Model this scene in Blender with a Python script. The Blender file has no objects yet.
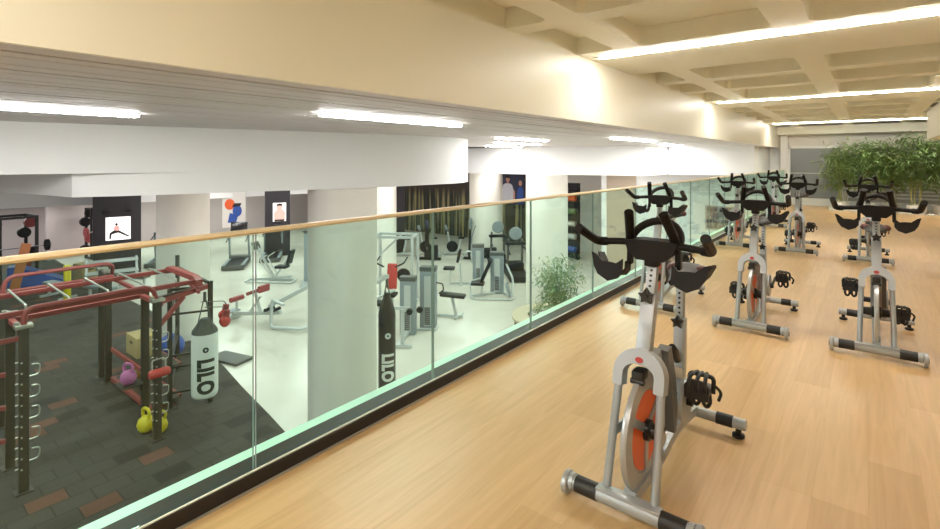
import bpy, bmesh, math, random
from mathutils import Vector, Matrix
PI = math.pi
C = bpy.context.scene.collection
SC = bpy.context.scene
FL = -3.25                                    # floor of the gym hall, the mezzanine floor is z = 0

# ------------------------------------------------------------------ materials
def mat(name, col, rough=.5, metal=0., emit=None, estr=0., noise=0., nscale=8., spec=None, coat=0.):
    m = bpy.data.materials.new(name); m.use_nodes = True
    nt = m.node_tree; b = nt.nodes['Principled BSDF']
    b.inputs['Base Color'].default_value = (*col, 1)
    b.inputs['Roughness'].default_value = rough
    b.inputs['Metallic'].default_value = metal
    if spec is not None: b.inputs['Specular IOR Level'].default_value = spec
    if coat: b.inputs['Coat Weight'].default_value = coat
    if emit:
        b.inputs['Emission Color'].default_value = (*emit, 1); b.inputs['Emission Strength'].default_value = estr
    if noise:
        tc = nt.nodes.new('ShaderNodeTexCoord'); n = nt.nodes.new('ShaderNodeTexNoise')
        n.inputs['Scale'].default_value = nscale; n.inputs['Detail'].default_value = 4
        mx = nt.nodes.new('ShaderNodeMix'); mx.data_type = 'RGBA'
        mx.inputs[6].default_value = (*[c*(1-noise) for c in col], 1)
        mx.inputs[7].default_value = (*[min(1, c*(1+noise)) for c in col], 1)
        nt.links.new(tc.outputs['Object'], n.inputs['Vector'])
        nt.links.new(n.outputs['Fac'], mx.inputs[0]); nt.links.new(mx.outputs[2], b.inputs['Base Color'])
    return m

M = {}
M['cream'] = mat('cream paint', (.87, .845, .72), .6, noise=.03, nscale=1.5)
M['cream_face'] = mat('cream satin paint', (.87, .845, .715), .42, noise=.03, nscale=1.2)
M['white'] = mat('white paint', (.90, .90, .90), .6, noise=.015, nscale=1)
M['offwhite'] = mat('off white paint', (.74, .71, .66), .6)
M['slat'] = mat('grey slat', (.66, .63, .61), .5)
M['gap'] = mat('dark gap', (.10, .09, .085), .8)
M['column'] = mat('pale plaster', (.80, .765, .70), .55, noise=.08, nscale=1.6)
M['greywall'] = mat('grey wall', (.50, .48, .47), .7, noise=.05, nscale=1)
M['mauve'] = mat('mauve grey wall', (.52, .46, .45), .7)
M['dark'] = mat('charcoal panel', (.022, .018, .024), .55)
M['silver'] = mat('silver paint', (.39, .41, .43), .33, .3, noise=.04, nscale=6)
M['chrome'] = mat('bright steel', (.72, .72, .72), .18, 1.)
M['flysil'] = mat('brushed flywheel steel', (.42, .43, .44), .3, .45)
M['grey'] = mat('grey plastic', (.14, .145, .15), .5)
M['black'] = mat('black rubber', (.012, .011, .011), .5, noise=.2, nscale=30)
M['blackgl'] = mat('black gloss plastic', (.01, .01, .01), .3)
M['brownblk'] = mat('dark brown black foam', (.008, .006, .005), .55, spec=.25)
M['orange'] = mat('orange paint', (.80, .12, .025), .4)
M['redlogo'] = mat('red badge', (.45, .03, .02), .35)
M['red'] = mat('rig red paint', (.34, .065, .065), .42, noise=.08, nscale=5)
M['redpad'] = mat('dark red vinyl', (.33, .055, .06), .45)
M['saddlered'] = mat('dark red saddle vinyl', (.085, .022, .022), .45)
M['brightred'] = mat('red vinyl', (.55, .05, .045), .4)
M['post'] = mat('dark rig steel', (.06, .056, .047), .45, .3)
M['hook'] = mat('zinc hook', (.62, .60, .55), .3, .8)
M['mach'] = mat('machine silver', (.58, .60, .60), .38, .35)
M['machd'] = mat('machine grey shroud', (.27, .31, .34), .45, .2)
M['pad'] = mat('black vinyl', (.016, .016, .017), .5, spec=.3)
M['deckgrey'] = mat('treadmill grey', (.10, .10, .095), .5)
M['yellow'] = mat('yellow coating', (.70, .58, .02), .4)
M['pink'] = mat('pink purple coating', (.55, .16, .40), .4)
M['blue'] = mat('blue vinyl', (.03, .09, .38), .45)
M['tan'] = mat('tan plywood', (.46, .35, .17), .6, noise=.1)
M['ochre'] = mat('ochre leather', (.42, .22, .05), .5)
M['plank'] = mat('orange brown wood', (.42, .15, .05), .5, noise=.15)
M['bagwhite'] = mat('white bag vinyl', (.80, .84, .80), .4)
M['bagdark'] = mat('dark bag vinyl', (.035, .03, .03), .4)
M['bagcap'] = mat('grey bag top', (.10, .11, .10), .5)
M['letterdark'] = mat('dark green lettering', (.015, .03, .022), .5)
M['letterwhite'] = mat('white lettering', (.85, .87, .85), .5)
M['rail'] = mat('pale wood handrail', (.78, .63, .40), .38, noise=.08, nscale=6)
M['glassedge'] = mat('green glass edge', (.24, .33, .28), .3)
M['kerb'] = mat('black kerb', (.014, .010, .009), .5)
M['bead'] = mat('pale glazing bead', (.80, .78, .68), .5)
M['alu'] = mat('aluminium trim', (.42, .38, .31), .4, .4)
M['ledge'] = mat('slab edge with glass tint', (.70, .95, .80), .5)  # white slab edge, with the green cast of the glass put into its colour
M['lamp'] = mat('warm light strip', (1, 1, 1), .5, emit=(1, .95, .86), estr=100)
M['lampw'] = mat('cool light strip', (1, 1, 1), .5, emit=(1, .985, .97), estr=58)
M['frost'] = mat('grey frosted panel', (.26, .275, .285), .35, noise=.12, nscale=.9)
M['leaf'] = mat('bamboo leaf', (.17, .25, .065), .45, noise=.5, nscale=2.5)
M['leafd'] = mat('dark bamboo leaf', (.12, .20, .055), .45, noise=.5, nscale=2.5)
M['leafp'] = mat('soft green leaf', (.13, .22, .09), .5, noise=.45, nscale=3)
M['culm'] = mat('bamboo cane', (.38, .36, .13), .45, noise=.2, nscale=8)
M['pebble'] = mat('white pebble', (.75, .73, .68), .6, noise=.2, nscale=20)
M['planter'] = mat('beige planter', (.60, .50, .36), .5)
M['brownslat'] = mat('brown timber slats', (.16, .10, .06), .5)
M['skin'] = mat('printed skin tone', (.62, .33, .24), .6)
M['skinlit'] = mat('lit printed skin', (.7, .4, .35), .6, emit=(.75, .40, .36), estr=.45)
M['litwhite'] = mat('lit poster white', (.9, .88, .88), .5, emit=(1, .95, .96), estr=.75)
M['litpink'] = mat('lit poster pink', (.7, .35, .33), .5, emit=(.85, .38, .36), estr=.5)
M['tshirt'] = mat('printed white shirt', (.62, .62, .68), .6)
M['printdark'] = mat('printed dark blue', (.03, .03, .07), .6)
M['hair'] = mat('printed dark hair', (.02, .014, .012), .6)
M['screen'] = mat('black screen', (.006, .006, .008), .2)
M['woodpanel'] = mat('light timber panel', (.52, .42, .33), .5, noise=.08)
M['copper'] = mat('pendant orange', (.65, .25, .05), .4)

def nodes_of(name, rough):
    m = bpy.data.materials.new(name); m.use_nodes = True
    nt = m.node_tree; b = nt.nodes['Principled BSDF']; b.inputs['Roughness'].default_value = rough
    tc = nt.nodes.new('ShaderNodeTexCoord')
    return m, nt, b, tc

def wood_floor():
    m, nt, b, tc = nodes_of('maple plank floor', .36)
    N, L = nt.nodes, nt.links
    mp = N.new('ShaderNodeMapping'); mp.inputs['Rotation'].default_value = (0, 0, PI/2)
    L.new(tc.outputs['Object'], mp.inputs['Vector'])
    br = N.new('ShaderNodeTexBrick'); br.offset = .37; br.offset_frequency = 3
    br.inputs['Color1'].default_value = (0, 0, 0, 1); br.inputs['Color2'].default_value = (1, 1, 1, 1)
    br.inputs['Mortar'].default_value = (.1, .1, .1, 1)
    br.inputs['Scale'].default_value = 1; br.inputs['Mortar Size'].default_value = .0012
    br.inputs['Brick Width'].default_value = 1.3; br.inputs['Row Height'].default_value = .19
    L.new(mp.outputs[0], br.inputs['Vector'])
    rp = N.new('ShaderNodeValToRGB')
    rp.color_ramp.elements[0].color = (.58, .365, .165, 1); rp.color_ramp.elements[1].color = (.68, .45, .225, 1)
    L.new(br.outputs['Color'], rp.inputs[0])
    g = N.new('ShaderNodeMapping'); g.inputs['Scale'].default_value = (26, 1.6, 1)
    L.new(tc.outputs['Object'], g.inputs['Vector'])
    n = N.new('ShaderNodeTexNoise'); n.inputs['Scale'].default_value = 1; n.inputs['Detail'].default_value = 5
    n.inputs['Distortion'].default_value = 1.2
    L.new(g.outputs[0], n.inputs['Vector'])
    mx = N.new('ShaderNodeMix'); mx.data_type = 'RGBA'; mx.blend_type = 'MULTIPLY'; mx.inputs[0].default_value = .35
    r2 = N.new('ShaderNodeValToRGB'); r2.color_ramp.elements[0].position = .3; r2.color_ramp.elements[1].position = .65
    r2.color_ramp.elements[0].color = (.62, .55, .45, 1); r2.color_ramp.elements[1].color = (1, 1, 1, 1)
    L.new(n.outputs['Fac'], r2.inputs[0]); L.new(rp.outputs[0], mx.inputs[6]); L.new(r2.outputs[0], mx.inputs[7])
    L.new(mx.outputs[2], b.inputs['Base Color'])
    return m
def mat_floor():
    m, nt, b, tc = nodes_of('rubber tile mat', .75)
    N, L = nt.nodes, nt.links
    mp = N.new('ShaderNodeMapping'); mp.inputs['Rotation'].default_value = (0, 0, PI/2); mp.inputs['Location'].default_value = (5.13, 2.07, 0)
    L.new(tc.outputs['Object'], mp.inputs['Vector'])
    br = N.new('ShaderNodeTexBrick'); br.offset = .5
    br.inputs['Color1'].default_value = (0, 0, 0, 1); br.inputs['Color2'].default_value = (1, 1, 1, 1); br.inputs['Mortar'].default_value = (0, 0, 0, 1)
    br.inputs['Scale'].default_value = 1; br.inputs['Mortar Size'].default_value = .010
    br.inputs['Brick Width'].default_value = .45; br.inputs['Row Height'].default_value = .33
    L.new(mp.outputs[0], br.inputs['Vector'])
    rp = N.new('ShaderNodeValToRGB'); rp.color_ramp.interpolation = 'CONSTANT'
    e = rp.color_ramp.elements; e[0].color = (.020, .018, .016, 1); x = e.new(.004); x.color = (.044, .040, .034, 1); e[1].position = .06; e[1].color = (.052, .047, .040, 1)
    x = e.new(.5); x.color = (.061, .055, .047, 1); x = e.new(.952); x.color = (.16, .062, .040, 1)
    L.new(br.outputs['Color'], rp.inputs[0])
    n = N.new('ShaderNodeTexNoise'); n.inputs['Scale'].default_value = 25; n.inputs['Detail'].default_value = 6; L.new(tc.outputs['Object'], n.inputs['Vector'])
    mx = N.new('ShaderNodeMix'); mx.data_type = 'RGBA'; mx.blend_type = 'MULTIPLY'; mx.inputs[0].default_value = .4
    L.new(rp.outputs[0], mx.inputs[6]); L.new(n.outputs['Color'], mx.inputs[7]); L.new(mx.outputs[2], b.inputs['Base Color'])
    return m
def hall_floor():
    m, nt, b, tc = nodes_of('white poured floor', .22)
    N, L = nt.nodes, nt.links
    n = N.new('ShaderNodeTexNoise'); n.inputs['Scale'].default_value = .8; n.inputs['Detail'].default_value = 6
    L.new(tc.outputs['Object'], n.inputs['Vector'])
    rp = N.new('ShaderNodeValToRGB'); rp.color_ramp.elements[0].color = (.62, .575, .50, 1); rp.color_ramp.elements[1].color = (.74, .69, .615, 1)
    rp.color_ramp.elements[0].position = .3; rp.color_ramp.elements[1].position = .7
    L.new(n.outputs['Fac'], rp.inputs[0]); L.new(rp.outputs[0], b.inputs['Base Color'])
    return m
def mural():
    m, nt, b, tc = nodes_of('printed bamboo grove mural', .6)
    N, L = nt.nodes, nt.links
    mp = N.new('ShaderNodeMapping'); mp.inputs['Scale'].default_value = (5.2, 1, .18); L.new(tc.outputs['Object'], mp.inputs['Vector'])
    n = N.new('ShaderNodeTexNoise'); n.inputs['Scale'].default_value = 1; n.inputs['Detail'].default_value = 2; L.new(mp.outputs[0], n.inputs['Vector'])
    rp = N.new('ShaderNodeValToRGB'); e = rp.color_ramp.elements
    e[0].position = .46; e[0].color = (.018, .020, .016, 1); e[1].position = .60; e[1].color = (.34, .28, .13, 1)
    x = e.new(.52); x.color = (.075, .085, .05, 1)
    L.new(n.outputs['Fac'], rp.inputs[0])
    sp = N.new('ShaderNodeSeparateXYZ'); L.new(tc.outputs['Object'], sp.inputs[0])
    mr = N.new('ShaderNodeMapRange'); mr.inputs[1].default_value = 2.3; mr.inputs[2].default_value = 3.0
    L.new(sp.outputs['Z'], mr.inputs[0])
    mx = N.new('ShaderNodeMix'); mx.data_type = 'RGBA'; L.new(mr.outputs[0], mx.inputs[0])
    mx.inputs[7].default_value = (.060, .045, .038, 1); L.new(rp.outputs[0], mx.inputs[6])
    L.new(mx.outputs[2], b.inputs['Base Color'])
    return m
def blotch():
    m, nt, b, tc = nodes_of('printed gym picture', .5)
    N, L = nt.nodes, nt.links
    n = N.new('ShaderNodeTexNoise'); n.inputs['Scale'].default_value = 6; n.inputs['Detail'].default_value = 3; L.new(tc.outputs['Object'], n.inputs['Vector'])
    rp = N.new('ShaderNodeValToRGB'); e = rp.color_ramp.elements
    e[0].position = .38; e[0].color = (.03, .045, .045, 1); e[1].position = .66; e[1].color = (.40, .40, .38, 1)
    x = e.new(.52); x.color = (.22, .12, .15, 1)
    L.new(n.outputs['Fac'], rp.inputs[0]); L.new(rp.outputs[0], b.inputs['Base Color'])
    return m
def glass():
    m = bpy.data.materials.new('green tinted glass'); m.use_nodes = True
    nt = m.node_tree; N, L = nt.nodes, nt.links
    N.remove(N['Principled BSDF']); out = N['Material Output']
    t = N.new('ShaderNodeBsdfTransparent'); t.inputs[0].default_value = (.815, .93, .88, 1)
    g = N.new('ShaderNodeBsdfGlossy'); g.inputs['Roughness'].default_value = .01; g.inputs['Color'].default_value = (.85, 1, .92, 1)
    lw = N.new('ShaderNodeLayerWeight'); lw.inputs['Blend'].default_value = .5
    pw = N.new('ShaderNodeMath'); pw.operation = 'POWER'; pw.inputs[1].default_value = 5; L.new(lw.outputs['Facing'], pw.inputs[0])
    f = N.new('ShaderNodeMath'); f.operation = 'MULTIPLY_ADD'; f.inputs[1].default_value = .6; f.inputs[2].default_value = .025; L.new(pw.outputs[0], f.inputs[0])
    mx = N.new('ShaderNodeMixShader'); L.new(f.outputs[0], mx.inputs[0]); L.new(t.outputs[0], mx.inputs[1]); L.new(g.outputs[0], mx.inputs[2])
    L.new(mx.outputs[0], out.inputs['Surface'])
    return m
M['wood'] = wood_floor(); M['mat'] = mat_floor(); M['hallfloor'] = hall_floor(); M['mural'] = mural(); M['blotch'] = blotch(); M['glass'] = glass()

# ------------------------------------------------------------------ mesh helpers
class MB:
    def __init__(s): s.bm = bmesh.new()
    def box(s, c, d, rot=None, bev=0.):
        ret = bmesh.ops.create_cube(s.bm, size=1)
        vs = ret['verts']
        for v in vs: v.co = Vector((v.co.x*d[0], v.co.y*d[1], v.co.z*d[2]))
        if bev:
            es = list({e for v in vs for e in v.link_edges})
            r = bmesh.ops.bevel(s.bm, geom=es, offset=bev, segments=2, affect='EDGES', profile=.6)
            vs = list({v for f in r['faces'] for v in f.verts} | {v for v in vs if v.is_valid})
        m = Matrix.Translation(Vector(c)) @ (rot.to_4x4() if rot else Matrix())
        for v in vs: v.co = m @ v.co
        return s
    def lim(s, a, b, bev=0.):
        return s.box([(a[i]+b[i])/2 for i in range(3)], [abs(b[i]-a[i]) for i in range(3)], None, bev)
    def bar(s, p, q, w, h=None, bev=0.):
        p, q = Vector(p), Vector(q); d = q-p; h = h or w
        z = d.normalized(); up = Vector((0, 0, 1)) if abs(z.z) < .95 else Vector((0, 1, 0))
        x = up.cross(z).normalized(); y = z.cross(x)
        return s.box((p+q)/2, (w, h, d.length), Matrix((x, y, z)).transposed(), bev)
    def tube(s, pts, r, n=10, closed=False, cap=True):
        P = [Vector(p) for p in pts]; k = len(P); rs = r if isinstance(r, (list, tuple)) else [r]*k
        T = []
        for i in range(k):
            a = P[(i-1) % k] if (closed or i > 0) else P[i]; b = P[(i+1) % k] if (closed or i < k-1) else P[i]
            T.append((b-a).normalized())
        up = Vector((0, 0, 1)) if abs(T[0].z) < .9 else Vector((0, 1, 0))
        u = (up - T[0]*up.dot(T[0])).normalized(); rings = []
        for i in range(k):
            u = (u - T[i]*u.dot(T[i])).normalized(); v = T[i].cross(u)
            rings.append([s.bm.verts.new(P[i]+(u*math.cos(2*PI*j/n)+v*math.sin(2*PI*j/n))*rs[i]) for j in range(n)])
        for i in range(k if closed else k-1):
            A, B = rings[i], rings[(i+1) % k]
            for j in range(n): s.bm.faces.new((A[j], A[(j+1) % n], B[(j+1) % n], B[j]))
        if cap and not closed:
            s.bm.faces.new(rings[0][::-1]); s.bm.faces.new(rings[-1])
        return s
    def lathe(s, prof, o=(0, 0, 0), axis='z', n=24):
        o = Vector(o); rings = []
        def pt(r, h, a):
            c, t = r*math.cos(a), r*math.sin(a)
            return o + Vector({'z': (c, t, h), 'x': (h, c, t), 'y': (t, h, c)}[axis])
        for r, h in prof:
            rings.append([s.bm.verts.new(pt(max(r, 1e-4), h, 2*PI*j/n)) for j in range(n)])
        for A, B in zip(rings, rings[1:]):
            for j in range(n): s.bm.faces.new((A[j], A[(j+1) % n], B[(j+1) % n], B[j]))
        s.bm.faces.new(rings[0][::-1]); s.bm.faces.new(rings[-1])
        return s
    def prism(s, poly, fr, th):
        """2d outline poly, placed by fr = (origin, u, v) and thickened by th along u x v"""
        o, u, v = [Vector(a) for a in fr]; w = u.cross(v).normalized()*th
        A = [s.bm.verts.new(o+u*a+v*b) for a, b in poly]; B = [s.bm.verts.new(o+u*a+v*b+w) for a, b in poly]
        s.bm.faces.new(A[::-1]); s.bm.faces.new(B); n = len(poly)
        for i in range(n): s.bm.faces.new((A[i], A[(i+1) % n], B[(i+1) % n], B[i]))
        return s
    def ball(s, c, r, sc=(1, 1, 1), seg=16):
        ret = bmesh.ops.create_uvsphere(s.bm, u_segments=seg, v_segments=seg//2, radius=r)
        for v in ret['verts']: v.co = Vector(c)+Vector((v.co.x*sc[0], v.co.y*sc[1], v.co.z*sc[2]))
        return s
    def build(s, name, material, parent=None, smooth=40):
        bmesh.ops.recalc_face_normals(s.bm, faces=s.bm.faces)
        me = bpy.data.meshes.new(name); s.bm.to_mesh(me); s.bm.free()
        me.materials.append(M[material] if isinstance(material, str) else material)
        if smooth:
            for p in me.polygons: p.use_smooth = True
            me.set_sharp_from_angle(angle=math.radians(smooth))
        o = bpy.data.objects.new(name, me); C.objects.link(o)
        if parent: o.parent = parent
        return o

def fillet(pts, r, n=6):
    P = [Vector(p) for p in pts]; out = [P[0]]
    for a, b, c in zip(P, P[1:], P[2:]):
        d1 = (a-b); d2 = (c-b); k = min(r, d1.length*.48, d2.length*.48)
        p, q = b+d1.normalized()*k, b+d2.normalized()*k
        for i in range(n+1):
            t = i/n; out.append(p*(1-t)**2+b*2*t*(1-t)+q*t*t)
    out.append(P[-1]); return out

def tag(o, label=None, cat=None, group=None, kind=None):
    if label: o['label'] = label
    if cat: o['category'] = cat
    if group: o['group'] = group
    if kind: o['kind'] = kind
    return o
def thing(name, label, cat, loc=(0, 0, 0), rz=0., group=None):
    o = bpy.data.objects.new(name, None); C.objects.link(o); o.empty_display_size = .1
    o.location = loc; o.rotation_euler = (0, 0, rz)
    return tag(o, label, cat, group)
def struct(name, mb, material, parent=None, smooth=0):
    return tag(mb.build(name, material, parent, smooth), kind='structure')
def copy_tree(o, parent=None):
    kids = list(o.children)
    c = o.copy(); C.objects.link(c)
    if parent: c.parent = parent
    for k in kids: copy_tree(k, c)
    return c

# ------------------------------------------------------------------ camera
th = math.atan(398/500)
cam = bpy.data.cameras.new('camera'); co = bpy.data.objects.new('camera', cam); C.objects.link(co)
cam.sensor_width = 36; cam.lens = 500/940*36; cam.shift_y = -(264.5-160)/940; cam.clip_start = .05
co.location = (0, 0, 1.45); co.rotation_euler = (PI/2, 0, th); SC.camera = co

# ------------------------------------------------------------------ setting: mezzanine
Y0, Y1 = -3.2, 19.3
struct('floor', MB().lim((-2.315, Y0, -.04), (3, Y1, 0)), 'wood')
struct('trim_1', MB().lim((-2.315, Y0, -.45), (3, Y1, -.041)), 'white')
struct('trim_2', MB().lim((-2.25, Y0, .0005), (-2.12, Y1, .068)), 'kerb')
struct('trim_3', MB().lim((-2.119, Y0, .0005), (-2.108, Y1, .008)), 'alu')
struct('trim_4', MB().lim((-2.136, Y0, .0682), (-2.128, Y1, .074)), 'bead')
struct('trim_5', MB().lim((-2.33, Y0, -.42), (-2.252, Y1, .06)), 'ledge')

# coffered ceiling
ZC, ZT = 2.51, 2.68
cm = MB()
cm.lim((-2.5, Y0, ZT), (3, Y1, ZT+.1))
beams_x = [(-1.90, -1.65), (-.60, -.35), (.70, .95), (2.0, 2.25)]
for a, b in beams_x: cm.lim((a, Y0, ZC), (b, Y1, ZT+.02), .0)
bands = [(-3.2, -2.4), (-1.3, .4), (.75, .95), (2.05, 2.3), (3.35, 3.58), (4.62, 6.15), (7.05, 7.3), (8.2, 8.45), (9.75, 11.3), (12.3, 12.55), (13.6, 13.85), (15.0, 15.25), (16.3, 18.0)]
xs = [(-2.5, -1.9), (-1.65, -.6), (-.35, .7), (.95, 2.0), (2.25, 3.0)]
for a, b in bands:
    for x0, x1 in xs: cm.lim((x0-.01, a, ZC+.0008), (x1+.01, b, ZT+.02))
# rounded corners where the beams meet
for x0, x1 in xs:
    edges = [(bands[i][1], bands[i+1][0]) for i in range(len(bands)-1)]
    for y0, y1 in edges:
        r = .09
        for sx, cx in ((1, x0), (-1, x1)):
            for sy, cy in ((1, y0), (-1, y1)):
                poly = [(0, 0)] + [(r-r*math.sin(t), r-r*math.cos(t)) for t in [k*PI/8 for k in range(5)]]
                cm.prism([(cx+sx*p, cy+sy*q) for p, q in poly], ((0, 0, ZC+.0015), (1, 0, 0), (0, 1, 0)), ZT-ZC)
struct('ceiling', cm, 'cream')
struct('trim_6', MB().lim((-2.33, Y0, 1.851), (-2.3, Y1, ZT)), 'cream_face')
struct('trim_7', MB().lim((1.02, Y0, 1.9), (2.99, 14.9, ZC-.001)), 'cream')
struct('trim_8', MB().lim((-2.29, 18.75, 2.26), (2.99, Y1-.01, ZC-.001)), 'cream')
struct('wall_far', MB().lim((-2.3, Y1, -.04), (3, Y1+.2, 2.8)), 'offwhite')
struct('wall_right', MB().lim((3, Y0, FL), (3.2, 24, 2.84)), 'cream')
struct('wall_back', MB().lim((-2.3, Y0-.2, -.04), (3, Y0, 2.84)), 'cream')
struct('baseboard_far', MB().lim((-2.1, Y1-.03, .001), (2.98, Y1-.001, .18)), 'white')
struct('trim_9', MB().lim((-2.24, Y1-.12, .07), (-2.05, Y1-.001, 2.255)), 'white')
w = struct('window_1', MB().lim((-2.0, Y1-.02, .22), (-.62, Y1-.002, 1.83)), 'frost')
f = MB()
for a, b in (((-2.05, .17), (-1.98, 1.9)), ((-.67, .17), (-.60, 1.9)), ((-2.05, 1.82), (-.60, 1.9)), ((-2.05, .17), (-.60, .23))):
    f.lim((a[0], Y1-.05, a[1]), (b[0], Y1-.021, b[1]))
f.lim((-1.98, Y1-.03, 1.02), (-.67, Y1-.0205, 1.035))
struct('window_frame', f, 'white', w)
# slatted white screen behind the bamboo
sl = MB()
for k in range(11): sl.lim((-.5, Y1-.05, .30+k*.105), (2.9, Y1-.02, .35+k*.105))
for x in (-.52, .6, 1.75, 2.88): sl.lim((x, Y1-.055, .2), (x+.04, Y1-.015, 1.45))
struct('trim_10', sl, 'white')
struct('trim_11', MB().lim((-.5, Y1-.012, .2), (2.9, Y1-.0005, 1.45)), 'greywall')

# warm strip lights on the beams
for i, (y, lab) in enumerate(((4.86, 'long warm ceiling light strip nearest the camera, running to the right edge'),
                              (10.0, 'middle of three warm ceiling light strips above the bikes'),
                              (16.9, 'farthest warm ceiling light strip, just before the bamboo'),
                              (-.45, 'warm ceiling light strip behind the camera'))):
    t = thing('ceiling_light', lab, 'light', (0, y, ZC), 0, 'strip lights under the coffered ceiling')
    MB().lim((-2.23, -.023, -.012), ((1.0, 1.0, 2.8, 2.2)[i], .023, -.001)).build('light_housing', 'white', t)
    MB().lim((-2.15, -.022, -.021), ((.99, .99, 2.79, 2.19)[i], .022, -.0125)).build('diffuser', 'lamp', t)

# ------------------------------------------------------------------ balustrade
hr = MB()
hr.tube([(-2.135, Y0+.05, 1.1325), (-2.135, Y1-.13, 1.1325)], .02, 12)
for v in hr.bm.verts:
    v.co.x = -2.135+(v.co.x+2.135)*1.5; v.co.z = 1.1325+(v.co.z-1.1325)*.62
tag(hr.build('handrail', 'rail', None, 60), 'pale wooden handrail along the top of the glass balustrade', 'handrail')
words = ['second', 'third', 'fourth', 'fifth', 'sixth', 'seventh', 'eighth', 'ninth', 'tenth', 'eleventh', 'twelfth', 'thirteenth', 'fourteenth', 'fifteenth', 'sixteenth', 'seventeenth']
k = 0; y = 1.15-1.172
while y < Y1-.3:
    e = min(y+1.172, Y1-.13)
    lab = 'leftmost green tinted glass balustrade panel, in front of the red climbing rig' if k == 0 else words[k-1]+' green tinted glass balustrade panel counted from the left edge'
    gp = tag(MB().lim((-2.155, y+.006, .069), (-2.143, e-.006, 1.12)).build('glass_panel', 'glass', None, 0), lab, 'glass panel', 'glass panels of the balustrade')
    g_ = bpy.context.scene.collection.objects[-1] if False else gp
    g_.data.materials.append(M['glassedge'])
    for p in g_.data.polygons:
        if abs(p.normal.y) > .5: p.material_index = 1
    k += 1; y += 1.172

# ------------------------------------------------------------------ setting: gym hall below
HX0, HY0, HY1 = -32.0, -9.0, 23.6
struct('floor_hall', MB().lim((HX0, HY0, FL-.1), (3, HY1+.5, FL)), 'hallfloor')
edge = [(-2.4, 4.55), (-5, 4.55), (-7.7, 4.73), (-8.6, 4.9), (-10.1, 5.15), (-11.4, 5.4), (-13, 5.65), (-15, 5.85), (-17.1, 6.0), (-19.3, 6.0), (-24, 6.1), (HX0+.05, 6.3), (HX0+.05, HY0+.05), (-2.4, HY0+.05)]
struct('floor_mat', MB().prism(edge, ((0, 0, FL+.0005), (1, 0, 0), (0, 1, 0)), .012), 'mat')
struct('wall_left', MB().lim((HX0-.2, HY0, FL), (HX0, HY1+.5, 1.0)), 'greywall')
struct('wall_hall_back', MB().lim((HX0, HY0-.2, FL), (3, HY0, 2.1)), 'white')
struct('wall_hall_far', MB().lim((HX0, HY1, FL), (-8.6, HY1+.2, 1.9)), 'offwhite')
struct('wall_hall_end', MB().lim((-8.6, Y1+.21, FL), (3, Y1+.4, 1.9)), 'white')
struct('wall_hall_return', MB().lim((-8.6, Y1+.41, FL), (-8.4, HY1+.2, 1.9)), 'offwhite')
struct('trim_12', MB().lim((-8.35, Y1+.15, FL), (-7.15, Y1+.208, .95)), 'woodpanel')
# slatted ceiling beside the mezzanine
sl = MB(); x = -2.332; i = 0
rnd = random.Random(4)
while x > -9.5:
    w_ = (.17, .12, .21)[i % 3]
    sl.lim((x-w_+(.034 if i % 3 == 0 else .014), HY0, 1.852), (x, Y1+.2, 1.88)); x -= w_; i += 1
struct('ceiling_slats', sl, 'slat')
struct('ceiling_hall', MB().lim((HX0, HY0, 1.885), (-2.332, HY1+.5, 2.0)), 'gap')
# lowered white ceiling blocks with rounded ends
def block(name, outline, z0, z1): return struct(name, MB().prism(outline, ((0, 0, z0), (1, 0, 0), (0, 1, 0)), z1-z0), 'white', None, 30)
end = [(-5.87, 5.16), (-5.82, 5.9), (-5.78, 6.8), (-5.85, 7.15), (-6.1, 7.6), (-6.6, 8.2), (-7.4, 9.1), (-8.4, 9.95), (-10, 10.6), (-13, 11.2), (HX0+.1, 12)]
block('trim_13', [(HX0+.1, HY0+.1), (-10.4, HY0+.1), (-8.3, -3.0), (-6.97, 1.01), (-6.75, 1.9), (-6.44, 3.12)]+end, 1.30, 1.851)
block('trim_13', [(HX0+.1, HY0+.1), (-13.4, HY0+.1), (-10.75, 0.9), (-9.71, 1.15), (-8.96, 1.3), (-8.24, 1.43), (-7.55, 1.53), (-7.0, 1.61), (-6.79, 2.0), (-6.44, 3.12)]+end, 1.03, 1.2995)
block('trim_14', [(-4.95, 14.2), (-4.95, Y1+.2), (-8.3, Y1+.2), (-8.3, HY1), (-20, HY1), (-20, 15.4), (-10.4, 13.4), (-8, 13.4)], 1.0, 1.851)
block('trim_15', [(-2.6, 16.6), (-2.6, Y1+.2), (-4.9, Y1+.2), (-4.9, 16.2)], 1.0, 1.851)
block('trim_16', [(HX0+.1, HY0+.2), (-27.2, HY0+.2), (-27.0, 4.0), (-26.0, 10), (-25.6, 16), (-24.5, HY1-.1), (HX0+.1, HY1-.1)], -.5, .999)
struct('trim_17', MB().lim((-30.3, 5.95, FL), (-29.9, 7.45, -.51)), 'mauve')
struct('trim_18', MB().lim((HX0+.02, HY0+.3, FL), (HX0+.06, 6.9, -.9)), 'mauve')
# columns
for px, py, r_ in ((-6.24, 4.74, .51), (-14.4, 5.72, .63), (-14.47, 19.42, .80), (-7.77, 13.57, .64), (-15.9, 14.2, .5)):
    c_ = MB(); c_.lathe([(r_, FL), (r_, 1.0295 if px > -7 or px < -13 else .9995)], (0, 0, 0), 'z', 64)
    o = tag(c_.build('column', 'column', None, 40), kind='structure'); o.location = (px, py, 0)

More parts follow.
